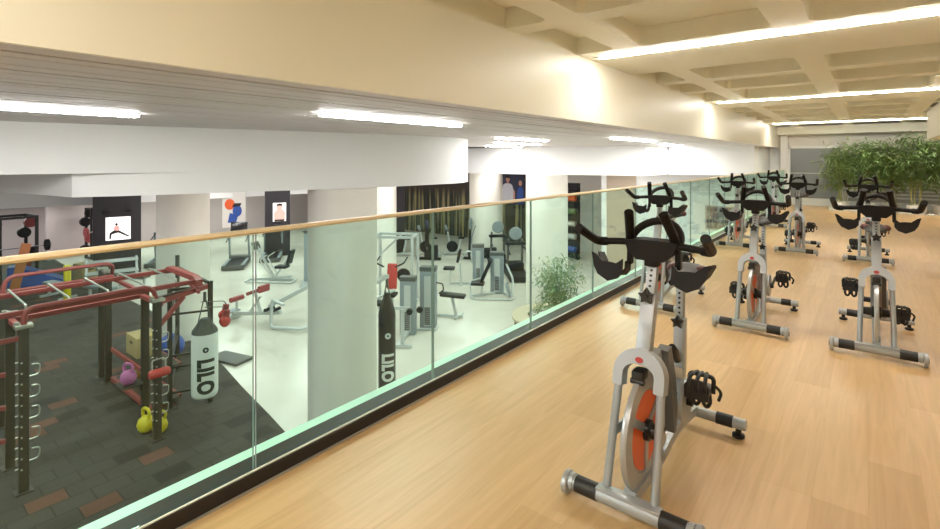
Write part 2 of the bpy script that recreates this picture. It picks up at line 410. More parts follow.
# cool strip lights on the slatted ceiling
for (x, y0, y1, lab) in ((-4.95, -1.6, 1.6, 'bright ceiling strip at the far left above the red rig'),
                         (-3.58, 2.5, 4.3, 'long bright ceiling strip above the pale green column'),
                         (-5.05, 7.1, 8.8, 'bright ceiling strip left of centre behind the rounded white bulkhead'),
                         (-3.5, 8.4, 10.6, 'bright ceiling strip along the cream beam, right of centre'),
                         (-3.9, 12.3, 14.0, 'short bright ceiling strip before the far white bulkhead'),
                         (-6.45, 9.0, 10.9, 'lower of two strips side by side at the notch in the bulkhead'),
                         (-8.1, 10.9, 12.6, 'short bright ceiling strip beside the rounded end of the bulkhead')):
    t = thing('ceiling_light', lab, 'light', (x, (y0+y1)/2, 1.85), 0, 'strip lights in the slatted ceiling')
    L_ = (y1-y0)/2
    MB().lim((-.054, -L_, -.012), (.054, L_, -.0005)).build('light_housing', 'white', t)
    MB().lim((-.052, -L_+.01, -.030), (.052, L_-.01, -.0125)).build('diffuser', 'lampw', t)
# unseen area lights added to light the hall, no fittings modelled
def area(x, y, z, sx, sy, p, col=(1, .985, .96)):
    l = bpy.data.lights.new('hall_unseen_light', 'AREA'); l.shape = 'RECTANGLE'; l.size = sx; l.size_y = sy; l.energy = p; l.color = col
    o = bpy.data.objects.new('hall_unseen_light', l); C.objects.link(o); o.location = (x, y, z)
for (x, y) in ((-10.5, 1.5), (-10.5, 6.5), (-15.5, 1.5), (-15.5, 8), (-20.5, 3.5), (-20.5, 9.5), (-10.5, -4), (-17, -4)):
    area(x, y, .97, .3, 4, 100)
for (x, y) in ((-10, 17.5), (-13.5, 17.5), (-16.5, 20), (-7, 17)):
    area(x, y, .97, .3, 3, 66)
for (x, y) in ((-14, 12.4), (-20, 14)):
    area(x, y, 1.83, .3, 2.5, 140)
for (x, y) in ((-4.5, -4), (-3.2, -2), (-4.5, 12), (-4.5, 16), (-9, 11.5)):
    area(x, y, 1.83, .3, 3, 125 if y < 0 else 90)  # unseen lights under the slats, the negative y ones added to brighten the white block
for (x, y) in ((-23.5, 11), (-22.5, 17), (-29, 4), (-29, 9.5), (-28.5, 15)):
    area(x, y, -.52 if x < -26 else .97, .3, 3, 110)  # those under the soffit are added to brighten the grey wall

# ------------------------------------------------------------------ spin bikes (front at local y = 0, saddle behind at +y)
def star(mb, c, r, axis, th_):
    pts = []
    for k in range(10):
        a = PI/2+k*PI/5; q = r if k % 2 == 0 else r*.55
        pts.append((q*math.cos(a), q*math.sin(a)))
    fr = {'y': (c, (1, 0, 0), (0, 0, 1)), 'x': (c, (0, 1, 0), (0, 0, 1))}[axis]
    mb.prism(pts, fr, th_)

def bike_parts(t, crank, sadz=0., barz=0.):
    fk = lambda z: .02+(z-.08)*.26                    # the fork leans back
    # front bar
    o = MB().tube([(-.235, 0, .06), (.235, 0, .06)], .031, 16)
    for s in (-1, 1): o.tube([(s*.235, 0, .06), (s*.252, 0, .06)], .036, 16)
    o.box((0, 0, .088), (.26, .05, .012), None, .003)
    o = o.build('front_stabilizer', 'silver', t)
    for s in (-1, 1):
        MB().tube([(s*.128, 0, .06), (s*.225, 0, .06)], .0345, 16).build('rubber_sleeve', 'black', o)
        w = MB().lathe([(.012, -.013), (.044, -.013), (.049, -.008), (.049, .008), (.044, .013), (.012, .013)], (s*.268, 0, .05), 'x', 20).build('transport_wheel', 'flysil', o)
        MB().lathe([(.006, -.017), (.02, -.017), (.02, .017), (.006, .017)], (s*.268, 0, .05), 'x', 12).build('wheel_hub', 'blackgl', w)
    # rear bar
    o = MB().tube([(-.26, .95, .072), (.26, .95, .072)], .028, 16).build('rear_stabilizer', 'silver', t)
    for s in (-1, 1):
        MB().tube([(s*.12, .95, .072), (s*.20, .95, .072)], .031, 16).build('rubber_sleeve', 'black', o)
        MB().lathe([(.024, 0), (.03, .004), (.03, .018), (.014, .024), (.014, .05)], (s*.225, .95, 0), 'z', 14).build('levelling_foot', 'black', o)
    # keel and frame
    kb = MB()
    pts = fillet([(0, .02, .085), (0, .30, .075), (0, .62, .13), (0, .95, .078)], .1)
    for a, b in zip(pts, pts[1:]): kb.bar(a, b+(b-a)*.06, .05, .045)
    kb.bar((0, .69, .12), (0, .715, .64), .052, .062, .006)
    kb.bar((0, .24, .565), (0, .69, .36), .046, .052, .006)
    kb.build('main_frame', 'silver', t)
    # fork
    fo = MB()
    for s in (-1, 1): fo.tube([(s*.100, fk(.075), .075), (s*.089, fk(.53), .53)], .0175, 14)
    R, r0 = .108, .066; zc_ = .53
    outer = [(R, -.055)]+[(R*math.cos(a), R*math.sin(a)) for a in [k*PI/20 for k in range(21)]]+[(-R, -.055)]
    inner = [(-r0, -.055), (-r0, .0)]+[(-r0*math.cos(a), r0*.7*math.sin(a)) for a in [k*PI/14 for k in range(1, 14)]]+[(r0, 0), (r0, -.055)]
    n = Vector((0, .26, 1)).normalized()
    fo.prism(outer+inner, ((0, fk(zc_)+.032, zc_), (1, 0, 0), n), .062)
    fo = fo.build('fork', 'silver', t, 35)
    fr = (Vector((0, fk(zc_)-.031, zc_))+n*.078, Vector((1, 0, 0)), n)
    MB().prism([(.017*math.cos(a), .012*math.sin(a)) for a in [k*PI/10 for k in range(20)]], fr, .004).build('badge', 'redlogo', fo)
    bk = MB().box((0, fk(.545)-.01, .545), (.05, .07, .04), None, .008)
    bk.tube([(-.028, fk(.52)-.03, .522), (.028, fk(.52)-.03, .522)], .012, 10)
    bk.build('brake_block', 'blackgl', t)
    # flywheel
    cy, cz = .185, .292
    fw = MB().lathe([(.17, -.011), (.225, -.015), (.24, -.012), (.244, 0), (.24, .012), (.225, .015), (.17, .011), (.165, .004), (.02, .004), (.02, -.004), (.165, -.004)], (0, cy, cz), 'x', 44).build('flywheel', 'flysil', t)
    for s in (-1, 1):
        dm = MB()
        dm.lathe([(.001, s*.0045), (.16, s*.0045), (.16, s*.0075), (.001, s*.0075)], (0, cy, cz), 'x', 36)
        dm.build('orange_disc', 'orange', fw)
        sp = MB()
        for k in range(3):
            a = .5+k*2*PI/3
            d = Vector((0, math.cos(a), math.sin(a)))
            sp.bar(Vector((s*.0105, cy, cz))+d*.02, Vector((s*.0105, cy, cz))+d*.165, .006, .034)
        sp.build('spoke', 'flysil', fw)
        MB().lathe([(.045, 0), (.043, s*.02), (.033, s*.026), (.028, s*.07), (.02, s*.075)], (s*.009, cy, cz), 'x', 18).build('hub_cap', 'blackgl', fw)
    for s in (-1, 1): MB().bar((s*.098, fk(cz), cz), (s*.086, cy, cz), .012, .04).build('axle_bracket', 'silver', t)
    # chain guard
    prof = [(.31, .60), (.36, .61), (.425, .45), (.45, .30), (.43, .20), (.40, .20), (.385, .30), (.36, .42)]
    MB().prism([(a, b) for a, b in prof], ((.012, 0, 0), (0, 1, 0), (0, 0, 1)), .05).build('chain_guard', 'grey', t)
    MB().prism([(.245, .58), (.30, .61), (.345, .42), (.36, .24), (.34, .24), (.315, .42)], ((-.035, 0, 0), (0, 1, 0), (0, 0, 1)), .07).build('frame_cover', 'silver', t)
    MB().lathe([(.001, 0), (.095, 0), (.10, .012), (.095, .024), (.001, .024)], (.055, .55, .30), 'x', 26).build('chain_cover', 'silver', t)
    kn = MB(); kn.tube([(0, .66, .44), (0, .60, .50), (0, .575, .53)], [.018, .026, .018], 12); kn.build('resistance_knob', 'blackgl', t)
    # cranks and pedals
    ax = Vector((0, .55, .30)); ck = MB()
    ck.tube([(-.085, .55, .30), (.105, .55, .30)], .022, 12)
    ends = []
    for s, a in ((1, crank), (-1, crank+PI)):
        e = Vector((s*.10, .55+.17*math.cos(a), .30+.13*math.sin(a))); ck.bar((s*.092, .55, .30), e, .014, .028, .003); ends.append((s, e))
    ck.build('crank', 'black', t)
    for s, e in ends:
        p = MB(); c = e+Vector((s*.062, 0, 0))
        p.box(c, (.088, .10, .026), None, .006); p.box(c+Vector((0, -.045, .018)), (.07, .02, .03), None, .004)
        p.tube([e, c], .008, 8)
        p = p.build('pedal', 'blackgl', t)
        q = MB(); q.prism([(-.05, -.02), (.05, -.02), (.052, .03), (.035, .062), (-.035, .062), (-.052, .03)], (c+Vector((0, -.075, 0)), (1, 0, 0), (0, .1, 1)), .012)
        for d in (-.032, .0, .032):
            q.tube(fillet([c+Vector((d, -.05, -.005)), c+Vector((d*1.1, -.10, .03)), c+Vector((d, -.06, .075)), c+Vector((d*.6, .02, .065))], .03, 4), .009, 6)
        q.tube(fillet([c+Vector((-.05, 0, -.01)), c+Vector((-.052, .005, .06)), c+Vector((.052, .005, .06)), c+Vector((.05, 0, -.01))], .02, 4), .010, 6)
        q.tube(fillet([c+Vector((.05, 0, .03)), c+Vector((.085*1.0, .0, .005)), c+Vector((.07, .01, -.04))], .02, 4), .007, 6)
        q.build('toe_cage', 'black', p)
        q = MB()
        for d in (-.022, .022):
            q.tube(fillet([c+Vector((d-.012, 0, -.01)), c+Vector((d-.016, 0, -.06)), c+Vector((d, 0, -.082)), c+Vector((d+.016, 0, -.06)), c+Vector((d+.012, 0, -.01))], .02, 4), .009, 6)
        q.build('toe_strap', 'black', p)
    # handlebar post
    P = lambda z: .175+(z-.60)*.34
    hp = MB(); hp.bar((0, P(.57), .57), (0, P(.86), .86), .062, .052, .006)
    hp.build('head_tube', 'silver', t)
    up = MB(); up.bar((0, P(.80), .80), (0, P(1.015+barz), 1.015+barz), .044, .036, .004); up = up.build('handlebar_post', 'silver', t)
    hl = MB(); pn = Vector((0, -1, .5)).normalized()
    for k in range(6):
        z = .885+k*.022+barz*.5; c = Vector((0, P(z), z))+pn*.0165
        hl.tube([c, c+pn*.0022], .0065, 10)
    hl.build('adjustment_hole', 'black', up)
    kn = MB(); c = Vector((0, P(.845)-.03, .858)); star(kn, c+Vector((0, -.03, 0)), .036, 'y', -.022); kn.tube([c+Vector((0, .02, 0)), c+Vector((0, -.035, 0))], .01, 8)
    kn.build('star_knob', 'blackgl', t)
    # handlebar
    y, z = P(1.03)-.035, 1.075+barz
    hb = MB()
    hb.prism([(-.115, .018), (-.10, -.03), (-.06, -.066), (.06, -.066), (.10, -.03), (.115, .018), (.06, .026), (-.06, .026)], ((0, y+.05, z-.005), (1, 0, 0), (0, 0, 1)), .085)
    hb.box((0, y+.005, z-.075), (.06, .06, .05), None, .01)
    hb.tube([(-.11*math.cos(a), y+.03+.10*math.sin(a), z+.005+.085*math.sin(a)) for a in [k*PI/18 for k in range(19)]], .018, 12)
    hb = hb.build('handlebar', 'brownblk', t)
    for s in (-1, 1):
        g = MB(); g.tube(fillet([(s*.10, y, z), (s*.17, y+.005, z-.004), (s*.252, y-.01, z-.012), (s*.266, y-.185, z+.07)], .05), [.016]*8+[.0205]*8, 12)
        g.build('outer_grip', 'brownblk', hb)
        g = MB(); g.tube(fillet([(s*.102, y+.01, z-.005), (s*.098, y-.005, z+.03), (s*.074, y-.085, z+.145)], .03), .0205, 12)
        g.build('inner_grip', 'brownblk', hb)
        # forearm rest: a trough-shaped wing hanging from a strut
        a = MB(); a.bar((s*.105, y+.02, z), (s*.108, y+.02, z-.105), .022, .035, .004)
        cs = [(.105, -.07), (.108, -.102), (.128, -.126), (.165, -.132), (.20, -.12), (.228, -.09), (.25, -.048)]
        rows = []
        for j in range(5):
            yy = y-.05+.075*j/4; dz = -.012*j/4-.012
            rows.append([(s*cx_, yy+(cx_-.105)*.25, z+cz_+dz) for cx_, cz_ in cs])
        th_ = .012
        top = [[a.bm.verts.new(p) for p in r] for r in rows]
        bot = [[a.bm.verts.new((p[0], p[1], p[2]-th_)) for p in r] for r in rows]
        for i in range(4):
            for q in range(6):
                a.bm.faces.new((top[i][q], top[i][q+1], top[i+1][q+1], top[i+1][q])); a.bm.faces.new((bot[i][q], bot[i+1][q], bot[i+1][q+1], bot[i][q+1]))
        for q in range(6):
            for i in (0, 4): a.bm.faces.new((top[i][q], bot[i][q], bot[i][q+1], top[i][q+1]))
        for i in range(4):
            for q in (0, 6): a.bm.faces.new((top[i][q], bot[i][q], bot[i+1][q], top[i+1][q]))
        # shaped lip at the front of the wing
        a.prism([(s*.108, -.06), (s*.135, -.082), (s*.165, -.078), (s*.20, -.078), (s*.235, -.05), (s*.258, -.042), (s*.24, -.105), (s*.218, -.138), (s*.17, -.162), (s*.125, -.145), (s*.106, -.12)], ((0, y-.05, z-.012), (1, 0, 0), (0, .22, 1)), .012)
        a.build('forearm_rest', 'brownblk', hb)
    # saddle
    zs = .83+sadz
    sp = MB(); sp.bar((0, .714, .60), (0, .727, zs), .036, .044, .004); sp.bar((0, .64, zs+.005), (0, .83, zs+.005), .034, .03, .004)
    sp = sp.build('seat_post', 'silver', t)
    hl = MB()
    for k in range(5): hl.tube([(0, .70-.0, .67+k*.025), (0, .695, .67+k*.025)], .006, 8)
    hl.build('adjustment_hole', 'black', sp)
    kn = MB(); star(kn, (0, .655, .63), .034, 'y', -.02); kn.tube([(0, .69, .63), (0, .655, .63)], .009, 8); kn.build('star_knob', 'blackgl', t)
    sd = MB(); rows = []
    for yy, hw, zz, dd in ((.56, .012, .022, .03), (.60, .026, .032, .045), (.67, .036, .036, .05), (.74, .065, .038, .055), (.80, .085, .045, .06), (.85, .098, .055, .065), (.89, .085, .056, .05), (.905, .05, .05, .03)):
        n_ = 12
        rows.append([sd.bm.verts.new((hw*math.cos(2*PI*k/n_), yy, zs+.01+zz-dd/2+dd/2*math.sin(2*PI*k/n_)*(1 if k <= 6 else .8))) for k in range(n_)])
    for A, B in zip(rows, rows[1:]):
        for k in range(12): sd.bm.faces.new((A[k], A[(k+1) % 12], B[(k+1) % 12], B[k]))
    sd.bm.faces.new(rows[0][::-1]); sd.bm.faces.new(rows[-1])
    sd = sd.build('saddle', 'pad', t, 60)
    for s in (-1, 1): MB().ball((s*.07, .845, zs+.036), .036, (1, 1.2, .8), 14).build('saddle_side', 'saddlered', sd)

BIKES = [(-.755, 1.97, 2.1, 'spin bike nearest the camera, its orange flywheel disc in full view'),
         (.05, 4.72, 5.3, 'spin bike at the right edge, second row, right pedal hanging low'),
         (-.78, 4.75, .35, 'spin bike in the middle of the second row, pedals level'),
         (-1.64, 4.84, 1.2, 'spin bike beside the glass balustrade directly behind the nearest bike'),
         (-1.72, 9.15, .6, 'spin bike beside the glass in the third row, half behind the middle bike'),
         (-.87, 9.15, 2.4, 'spin bike standing clear in the middle of the third row, grey panel behind'),
         (0., 8.95, .8, 'spin bike in the third row partly hidden behind the right edge bike'),
         (-1.62, 12.4, 1.7, 'farthest spin bike, in the last row beside the glass balustrade')]
rr = random.Random(3)
for x, y, ck, lab in BIKES:
    t = thing('spin_bike', lab, 'exercise bike', (x, y, 0), 0, 'silver spin bikes on the wood floor')
    bike_parts(t, PI-ck if False else ck)

# ------------------------------------------------------------------ bamboo on the mezzanine
def leaves(mb, rnd, c, n, spread, size):
    for _ in range(n):
        d = Vector((rnd.gauss(0, 1), rnd.gauss(0, 1), rnd.gauss(0, .8)))
        p = Vector(c)+Vector((d.x*spread[0], d.y*spread[1], d.z*spread[2]))
        a = rnd.uniform(0, 2*PI); tilt = rnd.uniform(-.9, .25)
        u = Vector((math.cos(a)*math.cos(tilt), math.sin(a)*math.cos(tilt), math.sin(tilt)))
        w = u.cross(Vector((rnd.uniform(-.6, .6), rnd.uniform(-.6, .6), 1))).normalized()
        L_ = size*rnd.uniform(.7, 1.3); W = L_*.085
        v = [mb.bm.verts.new(q) for q in (p, p+u*L_*.4+w*W, p+u*L_+Vector((0, 0, -L_*.12)), p+u*L_*.4-w*W)]
        mb.bm.faces.new(v)
def bamboo(loc, seed, h, lab, nc=8, ztop=2.1):
    rnd = random.Random(seed)
    t = thing('bamboo_plant', lab, 'plant', loc, 0, 'bamboo plants along the far wall')
    p = MB(); p.lathe([(.16, 0), (.19, .02), (.21, .22), (.20, .24), (.185, .235), (.18, .2), (.001, .2)], (0, 0, .001), 'z', 20); p.build('pot', 'offwhite', t)
    lf = MB()
    for k in range(nc):
        a = rnd.uniform(0, 2*PI); b = Vector((.11*math.cos(a), .11*math.sin(a), .18)); hh = h*rnd.uniform(.8, 1.02)
        top = b+Vector((rnd.uniform(-.28, .28), rnd.uniform(-.25, .2), hh-.2)); mid = (b+top)/2+Vector((rnd.uniform(-.03, .03), 0, .05))
        MB().tube([b, (b+mid)/2, mid, (mid+top)/2, top], [.011, .010, .008, .006, .003], 6).build('cane', 'culm', t)
        for j in range(15):
            s = .30+.70*j/14; q = b.lerp(mid, s*2) if s < .5 else mid.lerp(top, s*2-1)
            e = Vector((rnd.gauss(0, .17), rnd.gauss(0, .13), rnd.uniform(-.02, .07)))
            leaves(lf, rnd, q+e, 17 if s > .40 else 8, (.15, .13, .085), .18)
    lf.build('foliage', 'leaf' if seed % 2 else 'leafd', t, 0)
for i, (x, y, h, lab) in enumerate(((-.62, 18.35, 1.85, 'leftmost bamboo plant beside the grey panel'),
                               (-.05, 18.0, 2.0, 'second bamboo plant from the left, behind the third row bike'),
                               (.50, 18.35, 1.95, 'third bamboo plant from the left along the far wall'),
                               (1.02, 17.9, 2.1, 'fourth bamboo plant from the left along the far wall'),
                               (1.55, 18.25, 2.15, 'fifth bamboo plant, leaves cut by the right edge of the picture'),
                               (1.95, 17.9, 2.1, 'bamboo plant farthest right along the far wall'))):
    bamboo((x, y, 0), 11+i, h, lab)
st = MB(); rnd = random.Random(9)
for _ in range(420):
    st.ball((rnd.uniform(-.9, 2.6), rnd.uniform(17.55, 18.75), .018), rnd.uniform(.02, .04), (1, 1, .7), 6)
tag(st.build('pebbles', 'pebble', None, 0), 'pale pebbles scattered around the feet of the bamboo', 'pebbles', None, 'stuff')

# ------------------------------------------------------------------ the red climbing rig
rx, rb = -9.35, -10.25
H = FL+2.32
rig = thing('climbing_rig', 'large red and dark steel climbing rig with monkey bars on the black mat', 'gym rig', (rx, 2.4, FL))
def Lr(p): return (p[0]-rx, p[1]-2.4, p[2]-FL)
def rpost(x, y, z1, w=.11):
    p = MB(); p.bar(Lr((x, y, FL+.014)), Lr((x, y, z1)), w, w, .008); p.box(Lr((x, y, FL+.019)), (.2, .2, .012)); return p.build('post', 'post', rig)
for x, y in ((rx, 1.6), (rb, 1.6), (rx, 3.3), (rb, 3.42), (-12.55, 3.5), (-12.95, 3.5)):
    rpost(x, y, H)
    cp = MB(); cp.box(Lr((x, y, H+.03)), (.16, .2, .055), None, .01); cp.box(Lr((x, y-.07, H+.07)), (.06, .05, .06), None, .008); cp.build('clamp', 'hook', rig)
for x, y, z in ((-10.3, 3.85, H-.05), (-12.1, 4.68, H+.25)): rpost(x, y, z, .07)
for y in (1.6, 3.3):
    for k in range(5):
        z = FL+.42+k*.30; hk = MB()
        hk.tube(fillet([Lr((rx, y+.055, z)), Lr((rx, y+.17, z)), Lr((rx, y+.18, z+.15)), Lr((rx, y+.09, z+.16))], .05, 5), .010, 8)
        hk.build('hook', 'hook', rig)
    pm = MB()
    for k in range(11):
        z = FL+.35+k*.15; pm.tube([Lr((rx+.056, y-.03, z)), Lr((rx+.075, y-.03, z))], .012, 8); pm.tube([Lr((rx+.0, y-.056, z)), Lr((rx+.0, y-.09, z))], .011, 8)
    pm.build('peg', 'hook', rig)
zl = -.74
for x, z in ((-9.5, zl), (-10.75, zl+.02)):
    MB().bar(Lr((x, -.6, z)), Lr((x, 3.95, z)), .065, .075, .01).build('side_rail', 'red', rig)
for k in range(9):
    y = -.35+k*.5
    MB().tube(fillet([Lr((-9.5, y, zl+.05)), Lr((-9.5, y, zl+.10)), Lr((-10.75, y, zl+.12)), Lr((-10.75, y, zl+.05))], .05, 4), .016, 8).build('rung', 'hook', rig)
e = MB(); e.prism([(-9.42, zl-.08), (-9.42, zl+.03), (-9.56, zl+.09), (-10.7, zl+.11), (-10.82, zl+.05), (-10.82, zl-.05), (-10.7, zl+.03), (-9.6, zl+.0), (-9.52, zl-.08)], (Lr((0, 3.95, 0)), (1, 0, 0), (0, 0, 1)), -.12)
e.build('end_plate', 'red', rig)
MB().tube(fillet([Lr((rx, 1.6, H)), Lr((rx, 1.62, -.66)), Lr((rx, 3.22, -.66)), Lr((rx, 3.3, H))], .25, 7), .036, 12).build('curved_pipe', 'red', rig)
MB().tube(fillet([Lr((-11.9, 1.75, H)), Lr((-11.9, 1.8, -.62)), Lr((-11.9, 3.4, -.62)), Lr((-12.3, 3.5, H))], .22, 7), .036, 12).build('curved_pipe', 'red', rig)
MB().tube([Lr((-11.9, 1.78, H+.05)), Lr((-11.9, 3.4, H+.05))], .028, 10).build('lower_pipe', 'red', rig)
for x, y, z in ((-11.9, 1.75, H),): rpost(x, y, z, .09)
cb = MB()
for y in (1.6, 3.36): cb.bar(Lr((rx, y, H-.06)), Lr((rb, y, H-.06)), .07)
for z in (-1.0,): cb.bar(Lr((rb, 1.6, z)), Lr((rb, 3.4, z)), .07)
cb.bar(Lr((rb, 3.45, -1.0)), Lr((-12.5, 3.5, -1.0)), .06); cb.bar(Lr((rx, 1.6, -1.06)), Lr((rx-.05, -.6, -1.06)), .06)
cb.build('cross_beam', 'red', rig)
sh = MB()
for z in (FL+.10, FL+.72): sh.bar(Lr((-12.45, 3.55, z)), Lr((-10.35, 3.55, z)), .07, .08); sh.bar(Lr((-12.45, 4.1, z)), Lr((-10.5, 4.1, z)), .06, .07)
sh.bar(Lr((-12.45, 3.55, FL+.1)), Lr((-12.1, 4.68, FL+.1)), .06)
sh.build('shelf_frame', 'red', rig)
for y, z in ((.9, FL+1.45), (.9, FL+.95), (.9, FL+.45)):
    MB().bar(Lr((rb+.05, 1.55, z-.0)), Lr((rb-.4, y, z)), .06).build('safety_arm', 'red', rig)
ex = MB()
ex.bar(Lr((rx-.3, 3.42, H-.03)), Lr((-10.0, 4.40, H-.03)), .06); ex.bar(Lr((-10.3, 3.85, H-.07)), Lr((-10.0, 4.4, H-.07)), .05)
for z in (FL+1.78, FL+1.0, FL+.78, FL+.3): ex.bar(Lr((-10.3, 3.85, z)), Lr((-10.02, 4.45, z)), .035); ex.bar(Lr((-10.3, 3.85, z)), Lr((-12.1, 4.68, z)), .035)
ex.bar(Lr((-10.0, 4.46, FL+.014)), Lr((-10.0, 4.46, H+.03)), .07)
ex.bar(Lr((-10.0, 4.46, H-.02)), Lr((-12.1, 4.68, H-.02)), .05)
ex.build('side_frame', 'post', rig)
ar = MB()
ar.bar(Lr((rx, 3.3, H-.02)), Lr((-9.55, 4.20, H+.05)), .07, .08); ar.bar(Lr((rx, 3.3, H-.45)), Lr((-9.42, 3.75, H-.02)), .06, .06)
ar.bar(Lr((-9.3, 3.95, H+.03)), Lr((-9.95, 4.05, H+.09)), .05)
ar.build('bag_arm', 'red', rig)

# heavy bags
def wrap(mb_src, center, R, a0, ztop, material, name, parent, scale):
    """bend flat lettering (x = reading direction, y = letter height) round an upright bag, reading downwards"""
    bm = mb_src
    for v in list(bm.verts):
        u, h = v.co.x*scale, v.co.y*scale; a = a0+h/R
        v.co = Vector((center[0]+math.cos(a)*(R+.004+v.co.z*.0), center[1]+math.sin(a)*(R+.004), ztop-u))
    me = bpy.data.meshes.new(name); bm.to_mesh(me); bm.free(); me.materials.append(M[material])
    o = bpy.data.objects.new(name, me); C.objects.link(o); o.parent = parent; return o
def text_bm(txt):
    c = bpy.data.curves.new('t', 'FONT'); c.body = txt; c.offset = .055; c.resolution_u = 4; c.space_character = 1.08
    o = bpy.data.objects.new('t', c); C.objects.link(o)
    bpy.context.view_layer.update()
    me = bpy.data.meshes.new_from_object(o.evaluated_get(bpy.context.evaluated_depsgraph_get()))
    bpy.data.objects.remove(o); bpy.data.curves.remove(c)
    bm = bmesh.new(); bm.from_mesh(me); bpy.data.meshes.remove(me)
    for k in range(1, 12):
        g = bm.verts[:]+bm.edges[:]+bm.faces[:]
        bmesh.ops.bisect_plane(bm, geom=g, plane_co=(0, k*.08-.1, 0), plane_no=(0, 1, 0))
    xs_ = [v.co.x for v in bm.verts]; x0 = min(xs_); w = max(xs_)-x0
    for v in bm.verts: v.co.x = (v.co.x-x0)/w; v.co.y = (v.co.y-.36)/w*1.3
    return bm
def disc_bm():
    bm = bmesh.new(); n = 24
    for r0, r1 in ((.0, .33), (.33, .66), (.66, 1)):
        for k in range(n):
            a, b = 2*PI*k/n, 2*PI*(k+1)/n
            q = [(r1*math.cos(a), r1*math.sin(a), 0), (r1*math.cos(b), r1*math.sin(b), 0)]
            q += [(r0*math.cos(b), r0*math.sin(b), 0), (r0*math.cos(a), r0*math.sin(a), 0)] if r0 else [(0, 0, 0)]
            bm.faces.new([bm.verts.new(p) for p in q])
    return bm
def star_bm():
    bm = bmesh.new(); c = bm.verts.new((0, 0, 0)); v = []
    for k in range(10):
        a = k*PI/5; r = .55 if k % 2 == 0 else .24; v.append(bm.verts.new((r*math.cos(a), r*math.sin(a), 0)))
    for k in range(10): bm.faces.new((c, v[k], v[(k+1) % 10]))
    return bm
def heavy_bag(x, y, z0, z1, zcap, R, bodym, capm, inkm, starm, lab, zt, tl, zl_, zarm, shift, lr):
    t = thing('heavy_bag', lab, 'punching bag', (x, y, z0), 0)
    n = 32; h = z1-z0
    MB().lathe([(.001, 0), (R*.85, 0), (R*.97, .03), (R, .08), (R, h), (R*.99, h+.004)], (0, 0, 0), 'z', n).build('bag_body', bodym, t, 50)
    MB().lathe([(R*.985, h+.004), (R*.95, h+.05), (R*.6, h+(zcap-z1)*.62), (R*.3, zcap-z0), (.001, zcap-z0)], (0, 0, 0), 'z', n).build('bag_top', capm, t, 50)
    a0 = math.atan2(-y, -x)+shift
    s = MB()
    for k in range(4):
        a = a0+.6+k*PI/2; s.tube([(R*.9*math.cos(a), R*.9*math.sin(a), h+.03), (.03*math.cos(a), .03*math.sin(a), zarm-z0-.16)], .011, 6)
    s.tube([(0, 0, zarm-z0-.18), (0, 0, zarm-z0)], .028, 8); s.build('hanging_strap', 'bagcap', t)
    wrap(text_bm('LILO'), (0, 0), R, a0, zt-z0, inkm, 'lettering', t, tl)
    wrap(disc_bm(), (0, 0), R, a0-.05, zl_-z0, inkm, 'round_emblem', t, lr)
    wrap(star_bm(), (0, 0), R+.003, a0-.05, zl_-z0, starm, 'star', t, lr)
    return t
heavy_bag(-9.55, 4.16, -2.88, -1.72, -1.46, .222, 'bagwhite', 'bagcap', 'letterdark', 'bagwhite', 'white heavy bag lettered LILO hanging from the red rig', -2.15, .63, -1.98, -.98, .12, .05)
heavy_bag(-6.95, 6.27, -2.83, -1.38, -1.0, .158, 'bagdark', 'bagdark', 'letterwhite', 'bagdark', 'dark heavy bag lettered LILO hanging beside the pale column', -2.08, .50, -1.75, -.72, .16, .055)
br = thing('bag_bracket', 'white steel wall bracket carrying the dark heavy bag', 'bracket', (-6.24, 4.74, -.7), math.atan2(1.53, -.71))
m = MB(); m.bar((.56, 0, 0), (1.72, 0, 0), .06, .06); m.bar((.56, 0, -.38), (1.1, 0, -.03), .04, .04); m.build('arm', 'mach', br)
MB().box((.545, 0, -.16), (.05, .16, .55), None, .01).build('wall_plate', 'mach', br)

# red boxing gloves hung beside the white bag
for dx, dy, dz, lab in ((.02, .36, 0, 'red boxing glove hanging right of the white bag, lower one'), (-.14, .42, .07, 'red boxing glove hanging right of the white bag, upper one')):
    t = thing('boxing_glove', lab, 'boxing glove', (-9.55+dx, 4.16+dy, -1.60+dz), 0, 'pair of red boxing gloves')
    g = MB(); g.ball((0, 0, 0), .10, (.8, 1, 1.15), 14); g.ball((.02, -.08, .02), .045, (1, .9, 1.5), 10); g.build('fist', 'brightred', t, 80)
    g = MB(); g.tube([(0, .02, .07), (0, .04, .20)], [.06, .055], 12); g.build('cuff', 'redpad', t)
    g = MB(); g.tube(fillet([(0, .04, .2), (0, 0, .27), (-.02, -.3-dy+.3, .34)], .05), .008, 6); g.build('lace', 'bagcap', t)

# kettlebells and small kit on the mat
def kettlebell(x, y, z, r, m_, lab, rz=.3):
    t = thing('kettlebell', lab, 'kettlebell', (x, y, z), rz, 'kettlebells by the rig post')
    MB().lathe([(.001, 0), (r*.62, 0), (r*.9, r*.4), (r, r*.9), (r*.85, r*1.45), (r*.45, r*1.8), (.001, r*1.86)], (0, 0, 0), 'z', 22).build('bell', m_, t, 60)
    MB().tube(fillet([(-r*.55, 0, r*1.5), (-r*.72, 0, r*2.35), (-r*.4, 0, r*2.75), (r*.4, 0, r*2.75), (r*.72, 0, r*2.35), (r*.55, 0, r*1.5)], r*.3, 5), r*.19, 10).build('handle', m_, t)
kettlebell(-9.78, 3.28, FL+.0135, .14, 'yellow', 'larger yellow kettlebell left of the right rig post', .2)
kettlebell(-9.57, 3.42, FL+.0135, .125, 'yellow', 'smaller yellow kettlebell nearest the right rig post', 1.2)
